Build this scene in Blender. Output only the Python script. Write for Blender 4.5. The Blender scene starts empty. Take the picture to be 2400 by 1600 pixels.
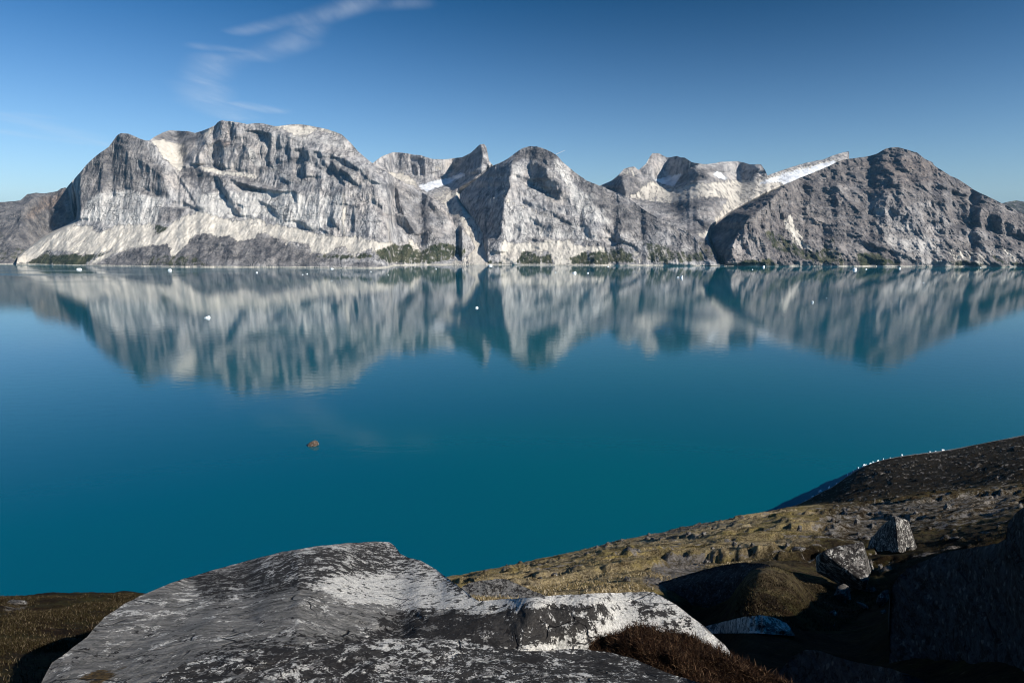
import bpy, bmesh, math, random
import numpy as np
from mathutils import Vector

# ------------------------------------------------------------------ camera, sky, sun, exposure
scene = bpy.context.scene
col = scene.collection
CAM_H = 139.0                      # height of the eye above the fjord
PITCH = math.radians(9.0)          # looking slightly down
F = 1600.0                         # 24 mm on a 36 mm frame, in pixels of the 2400 px photograph

cam_d = bpy.data.cameras.new("camera")
cam = bpy.data.objects.new("camera", cam_d)
col.objects.link(cam)
cam.location = (0, 0, CAM_H)
cam.rotation_euler = (math.pi / 2 - PITCH, 0, 0)
cam_d.sensor_width = 36.0
cam_d.lens = 24.0
cam_d.clip_start = 0.1
cam_d.clip_end = 200000.0
scene.camera = cam

SUN_EL = math.radians(30.0)
SUN_AZ = math.radians(122.0)       # clockwise from the view direction: behind, to the right
sun_vec = Vector((math.sin(SUN_AZ) * math.cos(SUN_EL), math.cos(SUN_AZ) * math.cos(SUN_EL), math.sin(SUN_EL)))

world = bpy.data.worlds.new("World")
scene.world = world
world.use_nodes = True
wt = world.node_tree
wt.nodes.clear()


class NT:
    """small helper to write node trees"""
    def __init__(self, tree):
        self.t = tree

    def n(self, kind, **kw):
        nd = self.t.nodes.new(kind)
        ins = kw.pop("ins", {})
        for k, v in kw.items():
            setattr(nd, k, v)
        for k, v in ins.items():
            self.put(nd.inputs[k], v)
        return nd

    def put(self, sock, v):
        if isinstance(v, bpy.types.NodeSocket):
            self.t.links.new(v, sock)
        elif isinstance(v, bpy.types.Node):
            self.t.links.new(v.outputs[0], sock)
        else:
            if isinstance(v, (tuple, list)) and len(v) == 3 and sock.type == 'RGBA':
                v = (*v, 1.0)
            sock.default_value = v

    def math(self, op, a, b=0.0, clamp=False):
        nd = self.t.nodes.new("ShaderNodeMath")
        nd.operation = op
        nd.use_clamp = clamp
        self.put(nd.inputs[0], a)
        self.put(nd.inputs[1], b)
        return nd.outputs[0]

    def mix(self, f, a, b, blend='MIX'):
        nd = self.t.nodes.new("ShaderNodeMix")
        nd.data_type = 'RGBA'
        nd.blend_type = blend
        self.put(nd.inputs[0], f)
        self.put(nd.inputs[6], a)
        self.put(nd.inputs[7], b)
        return nd.outputs[2]

    def ramp(self, f, lo, hi, a=0.0, b=1.0, smooth=True):
        nd = self.t.nodes.new("ShaderNodeMapRange")
        nd.interpolation_type = 'SMOOTHSTEP' if smooth else 'LINEAR'
        nd.clamp = True
        self.put(nd.inputs[0], f)
        nd.inputs[1].default_value = lo
        nd.inputs[2].default_value = hi
        nd.inputs[3].default_value = a
        nd.inputs[4].default_value = b
        return nd.outputs[0]

    def noise(self, vec, scale, detail=4.0, rough=0.55, dist=0.0, out=0):
        nd = self.t.nodes.new("ShaderNodeTexNoise")
        self.put(nd.inputs["Vector"], vec)
        nd.inputs["Scale"].default_value = scale
        nd.inputs["Detail"].default_value = detail
        nd.inputs["Roughness"].default_value = rough
        nd.inputs["Distortion"].default_value = dist
        return nd.outputs[out]

    def mapping(self, vec, scale=(1, 1, 1), rot=(0, 0, 0), loc=(0, 0, 0)):
        nd = self.t.nodes.new("ShaderNodeMapping")
        self.put(nd.inputs["Vector"], vec)
        nd.inputs["Scale"].default_value = scale
        nd.inputs["Rotation"].default_value = rot
        nd.inputs["Location"].default_value = loc
        return nd.outputs[0]


def build_sky():
    t = NT(wt)
    out = t.n("ShaderNodeOutputWorld")
    bg = t.n("ShaderNodeBackground")
    bg.inputs["Strength"].default_value = 0.065
    sky = t.n("ShaderNodeTexSky", sky_type='NISHITA', sun_disc=False)
    sky.sun_elevation = SUN_EL
    sky.sun_rotation = SUN_AZ
    sky.air_density = 1.0
    sky.dust_density = 0.6
    sky.ozone_density = 2.5
    geo = t.n("ShaderNodeNewGeometry")
    d = t.n("ShaderNodeVectorMath", operation='SCALE', ins={0: geo.outputs["Incoming"]})
    d.inputs["Scale"].default_value = -1.0
    d = d.outputs[0]
    # skylight is polarised at right angles to the sun: the band that a polarising filter deepens
    dot = t.n("ShaderNodeVectorMath", operation='DOT_PRODUCT', ins={0: d, 1: tuple(sun_vec)}).outputs["Value"]
    c2 = t.math('MULTIPLY', dot, dot)
    pol = t.math('DIVIDE', t.math('SUBTRACT', 1.0, c2), t.math('ADD', 1.0, c2))
    sep = t.n("ShaderNodeSeparateXYZ", ins={0: d})
    el = sep.outputs[2]
    keep = t.ramp(el, 0.0, 0.40, 0.10, 0.55)
    fac = t.math('SUBTRACT', 1.0, t.math('MULTIPLY', t.math('POWER', pol, 1.5), keep))
    deep = t.mix(t.ramp(el, 0.05, 0.34, smooth=False), (1.03, 1.22, 1.46), (0.01, 0.46, 0.85))
    tint = t.mix(1.0, sky, deep, 'MULTIPLY')
    cc = t.n("ShaderNodeCombineColor", ins={0: fac, 1: fac, 2: fac})
    skyc = t.mix(1.0, tint, cc, 'MULTIPLY')
    # thin cirrus, laid out on a level sheet high above
    h = t.math('MAXIMUM', el, 0.02)
    px = t.math('DIVIDE', sep.outputs[0], h)
    py = t.math('DIVIDE', sep.outputs[1], h)
    cp = t.n("ShaderNodeCombineXYZ", ins={0: px, 1: py, 2: 0.0})
    warp = t.noise(cp, 0.55, 3.0, 0.5, out=1)
    wv = t.n("ShaderNodeVectorMath", operation='MULTIPLY_ADD', ins={0: warp, 1: (0.9, 0.9, 0.0), 2: cp}).outputs[0]
    fib = t.noise(t.mapping(wv, (3.2, 0.7, 1.0), (0, 0, math.radians(-28))), 1.0, 8.0, 0.62)
    fib = t.ramp(fib, 0.36, 0.80)

    def streak(ax, ay, bx, by, w):
        """soft band along a segment of the cirrus sheet"""
        L = math.hypot(bx - ax, by - ay)
        ux, uy = (bx - ax) / L, (by - ay) / L
        sx = t.n("ShaderNodeSeparateXYZ", ins={0: wv2})
        qx = t.math('SUBTRACT', sx.outputs[0], ax)
        qy = t.math('SUBTRACT', sx.outputs[1], ay)
        s = t.math('ADD', t.math('MULTIPLY', qx, ux), t.math('MULTIPLY', qy, uy))
        s = t.math('MINIMUM', t.math('MAXIMUM', s, 0.0), L)
        ex = t.math('SUBTRACT', qx, t.math('MULTIPLY', s, ux))
        ey = t.math('SUBTRACT', qy, t.math('MULTIPLY', s, uy))
        dd = t.math('SQRT', t.math('ADD', t.math('MULTIPLY', ex, ex), t.math('MULTIPLY', ey, ey)))
        return t.ramp(dd, w, 0.0)
    wv2 = t.n("ShaderNodeVectorMath", operation='MULTIPLY_ADD', ins={0: warp, 1: (0.10, 0.22, 0.0), 2: cp}).outputs[0]
    off = (0.05, 0.11)

    def sheet(x, y):
        u, v = (x - 1200) / F, (800 - y) / F
        Y = math.cos(PITCH) + v * math.sin(PITCH)
        Z = v * math.cos(PITCH) - math.sin(PITCH)
        return u / Z + off[0], Y / Z + off[1]
    tot = None
    for pa, pb, w, g in CIRRUS:
        a, b = sheet(*pa), sheet(*pb)
        s = t.math('MULTIPLY', streak(a[0], a[1], b[0], b[1], w * 0.85), g * 0.48)
        tot = s if tot is None else t.math('MAXIMUM', tot, s)
    cl = t.math('MULTIPLY', tot, t.math('ADD', 0.30, t.math('MULTIPLY', fib, 1.0)), True)
    final = t.mix(cl, skyc, (7.5, 8.2, 9.0))
    t.put(bg.inputs["Color"], final)
    t.put(out.inputs["Surface"], bg.outputs[0])


CIRRUS = [((980, 10), (820, 18), 0.13, 0.30), ((860, 5), (700, 55), 0.16, 0.55), ((720, 40), (560, 75), 0.12, 0.5),
          ((720, 60), (690, 95), 0.16, 0.45), ((690, 95), (600, 135), 0.20, 0.5), ((640, 128), (480, 112), 0.14, 0.42), ((600, 130), (520, 140), 0.2, 0.5), ((520, 140), (478, 200), 0.24, 0.62),
          ((478, 200), (490, 240), 0.30, 0.60), ((490, 240), (550, 275), 0.34, 0.55), ((560, 245), (640, 260), 0.26, 0.5),
          ((0, 270), (130, 305), 0.40, 0.36), ((130, 305), (260, 340), 0.45, 0.34), ((0, 308), (180, 335), 0.36, 0.34),
          ((70, 270), (110, 275), 0.25, 0.3), ((-50, 440), (140, 446), 0.7, 0.3)]
build_sky()

sun_d = bpy.data.lights.new("sun", 'SUN')
sun_d.energy = 4.6
sun_d.angle = math.radians(0.53)
sun_d.color = (1.0, 0.93, 0.83)
sun = bpy.data.objects.new("sun", sun_d)
col.objects.link(sun)
sun.rotation_euler = sun_vec.to_track_quat('Z', 'Y').to_euler()
sun.location = (60, -40, 260)

scene.render.engine = 'CYCLES'
scene.view_settings.view_transform = 'Standard'
scene.view_settings.look = 'None'
scene.view_settings.exposure = 0.62
scene.view_settings.gamma = 1.0
scene.cycles.filter_width = 1.05
scene.cycles.max_bounces = 5
scene.cycles.diffuse_bounces = 2
scene.cycles.glossy_bounces = 3

# ------------------------------------------------------------------ numeric helpers
rng = np.random.default_rng(11)
random.seed(11)
_perm = rng.permutation(256)
PERM = np.concatenate([_perm, _perm, _perm]).astype(np.int32)
_g = rng.normal(size=(256, 3))
GRAD = _g / np.linalg.norm(_g, axis=1, keepdims=True)


def perlin(x, y, z):
    xi, yi, zi = np.floor(x), np.floor(y), np.floor(z)
    xf, yf, zf = x - xi, y - yi, z - zi
    xi, yi, zi = (xi.astype(np.int64) & 255), (yi.astype(np.int64) & 255), (zi.astype(np.int64) & 255)
    u, v, w = xf * xf * xf * (xf * (xf * 6 - 15) + 10), yf * yf * yf * (yf * (yf * 6 - 15) + 10), zf * zf * zf * (zf * (zf * 6 - 15) + 10)
    res = 0.0
    for dx in (0, 1):
        wx = u if dx else 1 - u
        for dy in (0, 1):
            wy = v if dy else 1 - v
            for dz in (0, 1):
                wz = w if dz else 1 - w
                h = PERM[PERM[PERM[(xi + dx) & 255] + ((yi + dy) & 255)] + ((zi + dz) & 255)]
                g = GRAD[h]
                res = res + wx * wy * wz * (g[..., 0] * (xf - dx) + g[..., 1] * (yf - dy) + g[..., 2] * (zf - dz))
    return res * 1.5


def fbm(x, y, z, octv=5, gain=0.5, lac=2.03, ridged=False):
    a, s, tot = 1.0, 0.0, 0.0
    for i in range(octv):
        n = perlin(x + 17.3 * i, y - 9.1 * i, z + 5.7 * i)
        if ridged:
            n = 1.0 - 2.0 * np.abs(n)
        s = s + a * n
        tot += a
        a *= gain
        x, y, z = x * lac, y * lac, z * lac
    return s / tot


def blur(img, sg):
    if sg <= 0.3:
        return img
    r = max(1, int(round(sg * 1.0)))
    for _ in range(3):
        for ax in (0, 1):
            p = np.pad(img, [(r + 1, r) if a == ax else (0, 0) for a in (0, 1)], mode='edge')
            c = np.cumsum(p, axis=ax)
            n = img.shape[ax]
            if ax == 0:
                img = (c[2 * r + 1:2 * r + 1 + n] - c[:n]) / (2 * r + 1)
            else:
                img = (c[:, 2 * r + 1:2 * r + 1 + n] - c[:, :n]) / (2 * r + 1)
    return img


def blur_x(img, sg):
    r = max(1, int(round(sg)))
    for _ in range(3):
        p = np.pad(img, [(0, 0), (r + 1, r)], mode='edge')
        c = np.cumsum(p, axis=1)
        n = img.shape[1]
        img = (c[:, 2 * r + 1:2 * r + 1 + n] - c[:, :n]) / (2 * r + 1)
    return img


class Raster:
    """a picture-shaped table in photograph coordinates, used to author where rock, scree, snow ... lie on a slope"""
    def __init__(self, x0, x1, y0, y1, q=1.0, base=0.0):
        self.x0, self.y0, self.q = x0, y0, q
        self.w, self.h = int((x1 - x0) / q) + 2, int((y1 - y0) / q) + 2
        self.img = np.full((self.h, self.w), float(base))

    def poly(self, pts, val=1.0, soft=0.0, mode='set'):
        P = np.array(pts, float)
        q = self.q
        bx0 = max(0, int((P[:, 0].min() - self.x0) / q) - 1)
        bx1 = min(self.w, int((P[:, 0].max() - self.x0) / q) + 2)
        by0 = max(0, int((P[:, 1].min() - self.y0) / q) - 1)
        by1 = min(self.h, int((P[:, 1].max() - self.y0) / q) + 2)
        if bx1 <= bx0 or by1 <= by0:
            return self
        X, Y = np.meshgrid(self.x0 + q * np.arange(bx0, bx1), self.y0 + q * np.arange(by0, by1))
        ins = np.zeros(X.shape, bool)
        n = len(P)
        for i in range(n):
            ax, ay = P[i]
            bx, by = P[(i + 1) % n]
            if ay == by:
                continue
            c = (ay > Y) != (by > Y)
            ins ^= c & (X < (bx - ax) * (Y - ay) / (by - ay) + ax)
        sub = self.img[by0:by1, bx0:bx1]
        if mode == 'max':
            sub[ins] = np.maximum(sub[ins], val)
        else:
            sub[ins] = val
        return self

    def blur(self, s):
        self.img = blur(self.img, s / self.q)
        return self

    def at(self, X, Y):
        fx = np.clip((X - self.x0) / self.q, 0, self.w - 1.001)
        fy = np.clip((Y - self.y0) / self.q, 0, self.h - 1.001)
        ix, iy = fx.astype(int), fy.astype(int)
        tx, ty = fx - ix, fy - iy
        m = self.img
        return (m[iy, ix] * (1 - tx) + m[iy, ix + 1] * tx) * (1 - ty) + (m[iy + 1, ix] * (1 - tx) + m[iy + 1, ix + 1] * tx) * ty


CP, SP = math.cos(PITCH), math.sin(PITCH)


def K(py):
    """height gained per metre forward along the sight line of a photo row"""
    v = (800.0 - np.asarray(py, float)) / F
    return (v * CP - SP) / (CP + v * SP)


def to3d(px, py, Y):
    px, py, Y = np.asarray(px, float), np.asarray(py, float), np.asarray(Y, float)
    v = (800.0 - py) / F
    X = Y * ((px - 1200.0) / F) / (CP + v * SP)
    return np.stack([X, Y + 0 * X, CAM_H + Y * K(py) + 0 * X], -1)


def P3(px, py, Y):
    return Vector(tuple(float(c) for c in to3d(px, py, Y)))


def water_Y(py):
    return CAM_H / -K(py)


def interp_poly(pts, x):
    P = np.array(sorted(pts), float)
    return np.interp(x, P[:, 0], P[:, 1])


def make_mesh(name, V, faces, mat, smooth=True, attrs=None, origin=None):
    me = bpy.data.meshes.new(name)
    V = np.asarray(V, np.float64)
    if origin is not None:
        V = V - np.array(origin)
    faces = np.asarray(faces, np.int32)
    nf, k = faces.shape
    me.vertices.add(len(V))
    me.vertices.foreach_set("co", V.astype(np.float32).ravel())
    me.loops.add(nf * k)
    me.loops.foreach_set("vertex_index", faces.ravel())
    me.polygons.add(nf)
    me.polygons.foreach_set("loop_start", np.arange(0, nf * k, k, dtype=np.int32))
    me.polygons.foreach_set("loop_total", np.full(nf, k, np.int32))
    if smooth:
        me.polygons.foreach_set("use_smooth", np.ones(nf, bool))
    me.update(calc_edges=True)
    for an, arr in (attrs or {}).items():
        a = me.attributes.new(an, 'FLOAT_COLOR', 'POINT')
        a.data.foreach_set("color", np.asarray(arr, np.float32).ravel())
    me.materials.append(mat)
    ob = bpy.data.objects.new(name, me)
    if origin is not None:
        ob.location = origin
    col.objects.link(ob)
    return ob


def grid_faces(nr, nc):
    i = np.arange(nr - 1)[:, None] * nc + np.arange(nc - 1)[None, :]
    return np.stack([i, i + 1, i + nc + 1, i + nc], -1).reshape(-1, 4)


def tag(ob, label=None, cat=None, group=None, kind=None):
    if label:
        ob["label"] = label
    if cat:
        ob["category"] = cat
    if group:
        ob["group"] = group
    if kind:
        ob["kind"] = kind
    return ob


class Relief:
    """A slope or rock built as terrain: from its foot the surface is walked upwards at the slope angle written for each
    place, buttresses and gullies are then carved into it, and the back is closed with a slope of its own."""
    def __init__(self, name, x0, x1, dx, dy, sil, bot, rbot, slope=45.0, slopes=(), slope_soft=6, darks=(), dark_k=1.6,
                 dark_soft=1.2, hp=28.0, wings=(), push=(), push_soft=3.0, merge=None, masks=None, mask_soft=3.2, warp=(5.0, 26.0), noise=(), back=(30, 120, 400, 1200),
                 back_slope=38.0, mat=None, sil_noise=(1.2, 14.0), foot=0.06, bottom_skirt=None, rscale=1.0):
        nc = int((x1 - x0) / dx) + 1
        cx = np.linspace(x0, x1, nc)
        ys = interp_poly(sil, cx)
        rng_s = fbm(cx / sil_noise[1], cx * 0 + len(name), cx * 0 + 0.37, 3)
        yb = interp_poly(bot, cx)
        if foot > 0:                               # small coves along the waterline
            yb = yb + np.where(yb > 615, 0.8 * fbm(cx / 34, cx * 0 + 2.2, cx * 0 + 0.6, 4), 0.0)
        taper = np.clip((yb - ys) / 20.0, 0, 1)
        ys = ys + sil_noise[0] * rng_s * taper
        ys = np.minimum(ys, yb - 0.4)
        nr = max(12, int((yb - ys).max() / dy))
        t = np.linspace(0, 1, nr)[:, None]
        PX = np.broadcast_to(cx[None, :], (nr, nc)).copy()
        PY = yb[None, :] + (ys - yb)[None, :] * t
        bb = (x0 - 3, x1 + 3, ys.min() - 6, yb.max() + 6)
        sl = Raster(*bb, base=slope)
        for pts, v in slopes:
            sl.poly(pts, v)
        sl.blur(slope_soft)
        S = np.tan(np.radians(sl.at(PX, PY)))
        R = np.zeros((nr, nc))
        R[0] = rbot(cx, yb)
        Z = CAM_H + R[0] * K(yb)
        for i in range(1, nr):
            k = K(PY[i])
            den = np.maximum(S[i] - k, 0.03)
            r2 = (S[i] * R[i - 1] - Z + CAM_H) / den
            r2 = np.clip(r2, R[i - 1] * 0.995 if slope > 0 else R[i - 1], R[i - 1] + 0.09 * R[i - 1])
            R[i] = r2
            Z = CAM_H + r2 * k
        # soften differences between neighbouring columns, at equal photo rows
        def as_raster(R):
            g = Raster(bb[0], bb[1], bb[2], bb[3], 1.0)
            gy = g.y0 + np.arange(g.h)
            ci = np.clip(np.round((g.x0 + np.arange(g.w) - cx[0]) / (cx[1] - cx[0])).astype(int), 0, nc - 1)
            for a in range(g.w):
                c = ci[a]
                g.img[:, a] = np.interp(gy, PY[::-1, c], R[::-1, c])
            return g
        g = as_raster(R)
        g.img = blur(g.img, 1.5)
        R = g.at(PX, PY)
        # left-facing walls: the surface comes nearer from left to right across them, and falls back again between them
        if darks:
            D = Raster(*bb)
            for pts, v in darks:
                D.poly(pts, v, mode='max')
            D.blur(dark_soft)
            m = np.cumsum(-D.img * dark_k, axis=1)
            m = m - blur_x(m, hp)
            D.img = blur(m, 0.7)
            off = D.at(PX, PY) * (R / F)
            off *= np.clip(t / foot, 0, 1)
            R = R + off
        self.PX, self.PY, self.R = PX, PY, R
        self.cx, self.yb, self.ys = cx, yb, ys
        for pts, kw, fade0, fade1 in wings:        # a whole flank turned away to the left of an arete
            P = np.array(sorted([(b, a) for a, b in pts]), float)
            xa = np.interp(PY, P[:, 0], P[:, 1])
            ref = self.depth(xa.ravel(), PY.ravel()).reshape(PY.shape)
            inside = (PX < xa) & (PY > P[0, 0])
            wgt = 1 - np.clip((PY - fade0) / (fade1 - fade0), 0, 1)
            wgt = wgt * wgt * (3 - 2 * wgt)
            R2 = ref + kw * (xa - PX) * R / F
            R = np.where(inside, R * (1 - wgt) + R2 * wgt, R)
        if wings:
            g = as_raster(R)
            g.img = blur(g.img, 1.2)
            R = g.at(PX, PY)
        if push:                                   # ground that steps back behind what stands in front of it
            G = Raster(*bb)
            for pts, v in push:
                G.poly(pts, v)
            G.blur(push_soft)
            R = R + G.at(PX, PY)
        self.R = R
        # masks, with ragged edges
        wx = fbm(PX / warp[1], PY / warp[1], PX * 0 + 3.1, 4) * warp[0]
        wy = fbm(PX / warp[1], PY / warp[1], PX * 0 + 8.7, 4) * warp[0]
        att = {}
        for an in ("mk", "mk2"):
            A4 = np.zeros((nr, nc, 4))
            for ch in range(4):
                lst = (masks or {}).get((an, ch))
                if not lst:
                    continue
                b0 = 0.0
                if isinstance(lst[0], (int, float)):
                    b0, lst = lst[0], lst[1:]
                m = Raster(*bb, base=b0)
                for pts, v in lst:
                    m.poly(pts, v)
                m.blur(mask_soft)
                A4[..., ch] = np.clip(m.at(PX + wx, PY + wy), 0, 1)
            att[an] = A4
        if merge:                                  # grow out of a neighbouring rock along the left side
            oth, mx0, mx1, gap = merge
            ro = oth.depth(PX.ravel(), PY.ravel()).reshape(PX.shape) + gap * np.clip((mx1 - PX) / (mx1 - mx0), 0, 1)
            w = np.clip((PX - mx0) / (mx1 - mx0), 0, 1)
            w = w * w * (3 - 2 * w)
            R = ro * (1 - w) + R * w
            self.R = R
        base = to3d(PX, PY, R)
        lim = np.clip(t / foot, 0, 1) if foot > 0 else 1.0
        self.cliff = np.clip((S - 0.75) / 0.6, 0, 1)
        for amp, sx, sz, octv, rid, where in noise:
            n = fbm(base[..., 0] / sx, base[..., 1] / (sx * 2.0), base[..., 2] / sz, octv, 0.55, ridged=rid)
            w = {"all": 1.0, "cliff": self.cliff * (1 - 0.7 * att["mk2"][..., 0]), "soft": 1 - self.cliff * 0.7}[where]
            R = R + amp * n * w * lim
        V = to3d(PX, PY, R)
        self.PX, self.PY, self.R = PX, PY, R
        self.cx, self.yb, self.ys = cx, yb, ys
        # the back of the slope
        rows = [V]
        atts = {k: [v] for k, v in att.items()}
        top = V[-1]
        tb = math.tan(math.radians(back_slope))
        for dist in back:
            b = top.copy()
            g = 1 + dist / np.maximum(R[-1], 1)
            b[:, 0] *= g
            b[:, 1] += dist
            b[:, 2] -= dist * tb
            rows.append(b[None])
            for k in atts:
                atts[k].append(att[k][-1][None])
        if bottom_skirt:
            for dist in bottom_skirt:
                b = V[0].copy()
                b[:, 0] *= 1 + dist / R[0]
                b[:, 1] += dist
                b[:, 2] -= dist * 0.35 + 0.002 * dist
                rows.insert(0, b[None])
                for k in atts:
                    atts[k].insert(0, att[k][0][None])
        VV = np.concatenate(rows, 0)
        nrt = VV.shape[0]
        self.ob = make_mesh(name, VV.reshape(-1, 3), grid_faces(nrt, nc), mat, True,
                            {k: np.concatenate(v, 0).reshape(-1, 4) for k, v in atts.items()})

    def depth(self, px, py):
        """forward distance of the surface seen at a photo position"""
        px, py = np.atleast_1d(px).astype(float), np.atleast_1d(py).astype(float)
        c = np.clip((px - self.cx[0]) / (self.cx[1] - self.cx[0]), 0, len(self.cx) - 1)
        i = np.round(c).astype(int)
        t = np.clip((self.yb[i] - py) / np.maximum(self.yb[i] - self.ys[i], 0.5), 0, 1)
        j = np.round(t * (self.R.shape[0] - 1)).astype(int)
        return self.R[j, i]


def _c(ox, oy, s=3.92):
    return lambda pts: [(ox + x / s, oy + y / s) for x, y in pts]


A, B, C, D, E = _c(0, 260), _c(400, 260), _c(900, 260), _c(1350, 260), _c(1800, 260)


def line(fn, pts, w):
    """thin polygon along a polyline, width in photo pixels"""
    p = fn(pts)
    return [(x - w / 2, y) for x, y in p] + [(x + w / 2, y) for x, y in reversed(p)]


# ------------------------------------------------------------------ materials
def new_mat(name):
    m = bpy.data.materials.new(name)
    m.use_nodes = True
    m.node_tree.nodes.clear()
    t = NT(m.node_tree)
    out = t.n("ShaderNodeOutputMaterial")
    bs = t.n("ShaderNodeBsdfPrincipled")
    t.put(out.inputs["Surface"], bs.outputs[0])
    return m, t, bs


def mountain_material():
    m, t, bs = new_mat("mountain_rock")
    geo = t.n("ShaderNodeNewGeometry")
    pos = geo.outputs["Position"]
    mk = t.n("ShaderNodeAttribute", attribute_name="mk")
    mk2 = t.n("ShaderNodeAttribute", attribute_name="mk2")
    s1 = t.n("ShaderNodeSeparateColor", ins={0: mk.outputs["Color"]})
    s2 = t.n("ShaderNodeSeparateColor", ins={0: mk2.outputs["Color"]})
    scree, veg, snow, dark = s1.outputs[0], s1.outputs[1], s1.outputs[2], mk.outputs["Alpha"]
    pale, warm, rust = s2.outputs[0], s2.outputs[1], s2.outputs[2]
    big = t.noise(pos, 1 / 240, 5, 0.6)
    mid = t.noise(pos, 1 / 45, 6, 0.65)
    streak = t.noise(t.mapping(pos, (1 / 16, 1 / 30, 1 / 130)), 1.0, 6, 0.62)
    fine = t.noise(pos, 1 / 13, 6, 0.78)
    f = t.math('ADD', t.math('MULTIPLY', mid, 0.35), t.math('ADD', t.math('MULTIPLY', streak, 0.45), t.math('MULTIPLY', t.math('ADD', big, t.math('MULTIPLY', fine, 1.6)), 0.20)))
    f = t.ramp(f, 0.53, 0.76)
    rock = t.mix(f, (0.125, 0.126, 0.138), (0.47, 0.458, 0.452))
    hue = t.ramp(t.noise(pos, 1 / 120, 3, 0.5), 0.35, 0.7)
    rock = t.mix(t.math('MULTIPLY', hue, 0.35), rock, t.mix(1.0, rock, (1.10, 0.95, 0.80), 'MULTIPLY'))
    # pale polished slabs
    palec = t.mix(t.ramp(t.math('ADD', t.math('MULTIPLY', streak, 0.6), t.math('MULTIPLY', fine, 0.4)), 0.33, 0.62), (0.33, 0.32, 0.31), (0.62, 0.60, 0.57))
    pj = t.math('ADD', pale, t.math('MULTIPLY', t.math('SUBTRACT', t.math('ADD', t.math('MULTIPLY', mid, 0.5), t.math('MULTIPLY', streak, 0.5)), 0.5), 1.6))
    rock = t.mix(t.math('MULTIPLY', t.ramp(pj, 0.15, 0.75), t.ramp(pale, 0.05, 0.35)), rock, palec)
    # dark lichen-covered rock
    darkc = t.mix(t.ramp(t.math('ADD', t.math('MULTIPLY', mid, 0.6), t.math('MULTIPLY', fine, 0.4)), 0.38, 0.66), (0.052, 0.052, 0.060), (0.225, 0.212, 0.205))
    dj = t.math('ADD', dark, t.math('MULTIPLY', t.math('SUBTRACT', t.math('ADD', t.math('MULTIPLY', fine, 0.4), t.math('MULTIPLY', streak, 0.6)), 0.5), 2.0))
    dj = t.math('ADD', dj, t.math('MULTIPLY', t.math('SUBTRACT', t.noise(t.mapping(pos, (1 / 210, 1 / 210, 1 / 75), (0, 0.35, 0)), 1.0, 6, 0.66), 0.5), 2.2))
    rock = t.mix(t.math('MULTIPLY', t.ramp(dj, 0.1, 0.8), 0.95), rock, darkc)
    rock = t.mix(t.math('MULTIPLY', warm, t.ramp(mid, 0.35, 0.65, 0.3, 1.0)), rock, t.mix(t.ramp(fine, 0.4, 0.65), (0.12, 0.075, 0.05), (0.36, 0.235, 0.16)))
    # joints and fractures
    jw = t.n("ShaderNodeVectorMath", operation='MULTIPLY_ADD', ins={0: t.noise(pos, 1 / 55, 4, 0.6, out=1), 1: (60.0, 60.0, 60.0), 2: pos}).outputs[0]
    cr = None
    for sc_, rot_, wd, amt in (((1 / 46, 1 / 80, 1 / 150), 0.0, 0.045, 0.62), ((1 / 120, 1 / 120, 1 / 36), 0.32, 0.04, 0.5), ((1 / 90, 1 / 90, 1 / 200), -0.6, 0.03, 0.6)):
        vo = t.n("ShaderNodeTexVoronoi", feature='DISTANCE_TO_EDGE', ins={0: t.mapping(jw, sc_, (0, rot_, 0))})
        vo.inputs["Scale"].default_value = 1.0
        ln_ = t.math('MULTIPLY', t.ramp(vo.outputs["Distance"], wd, 0.0), amt)
        ln_ = t.math('MULTIPLY', ln_, t.ramp(t.noise(pos, 1 / 70, 3, 0.6), 0.42, 0.62))
        cr = ln_ if cr is None else t.math('MAXIMUM', cr, ln_)
    rock = t.mix(cr, rock, (0.045, 0.045, 0.05))
    # scree, sorted down the fall line
    sc = t.mix(t.ramp(t.noise(t.mapping(pos, (1 / 22, 1 / 40, 1 / 120)), 1.0, 6, 0.6), 0.3, 0.7), (0.42, 0.39, 0.345), (0.60, 0.56, 0.495))
    fall = t.noise(t.mapping(pos, (1 / 15, 1 / 60, 1 / 140)), 1.0, 6, 0.7)
    jag = t.math('ADD', t.math('MULTIPLY', t.math('SUBTRACT', fall, 0.5), 2.6), t.math('MULTIPLY', t.math('SUBTRACT', fine, 0.5), 1.0))
    sedge = t.math('MULTIPLY', t.ramp(t.math('ADD', scree, jag), 0.35, 0.6), t.ramp(scree, 0.04, 0.2))
    colr = t.mix(sedge, rock, sc)
    # grass and dwarf shrubs
    vn = t.math('ADD', veg, t.math('ADD', t.math('MULTIPLY', t.math('SUBTRACT', t.noise(pos, 1 / 22, 6, 0.75), 0.5), 1.6), t.math('MULTIPLY', t.math('SUBTRACT', fall, 0.5), 1.8)))
    vc = t.mix(t.ramp(mid, 0.35, 0.65), (0.024, 0.032, 0.016), (0.080, 0.080, 0.048))
    colr = t.mix(t.math('MULTIPLY', t.ramp(vn, 0.35, 0.7), t.ramp(veg, 0.05, 0.3)), colr, vc)
    # snow and ice
    sn = t.ramp(t.math('ADD', snow, t.math('ADD', t.math('MULTIPLY', t.math('SUBTRACT', fine, 0.5), 1.2), t.math('MULTIPLY', t.math('SUBTRACT', streak, 0.5), 1.2))), 0.35, 0.7)
    colr = t.mix(sn, colr, t.mix(t.ramp(mid, 0.3, 0.7), (0.52, 0.55, 0.60), (0.84, 0.86, 0.88)))
    # bleached tide line
    z = t.n("ShaderNodeSeparateXYZ", ins={0: pos}).outputs[2]
    zz = t.math('ADD', z, t.math('MULTIPLY', t.math('SUBTRACT', t.noise(pos, 1 / 60, 4, 0.6), 0.5), 6.0))
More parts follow.
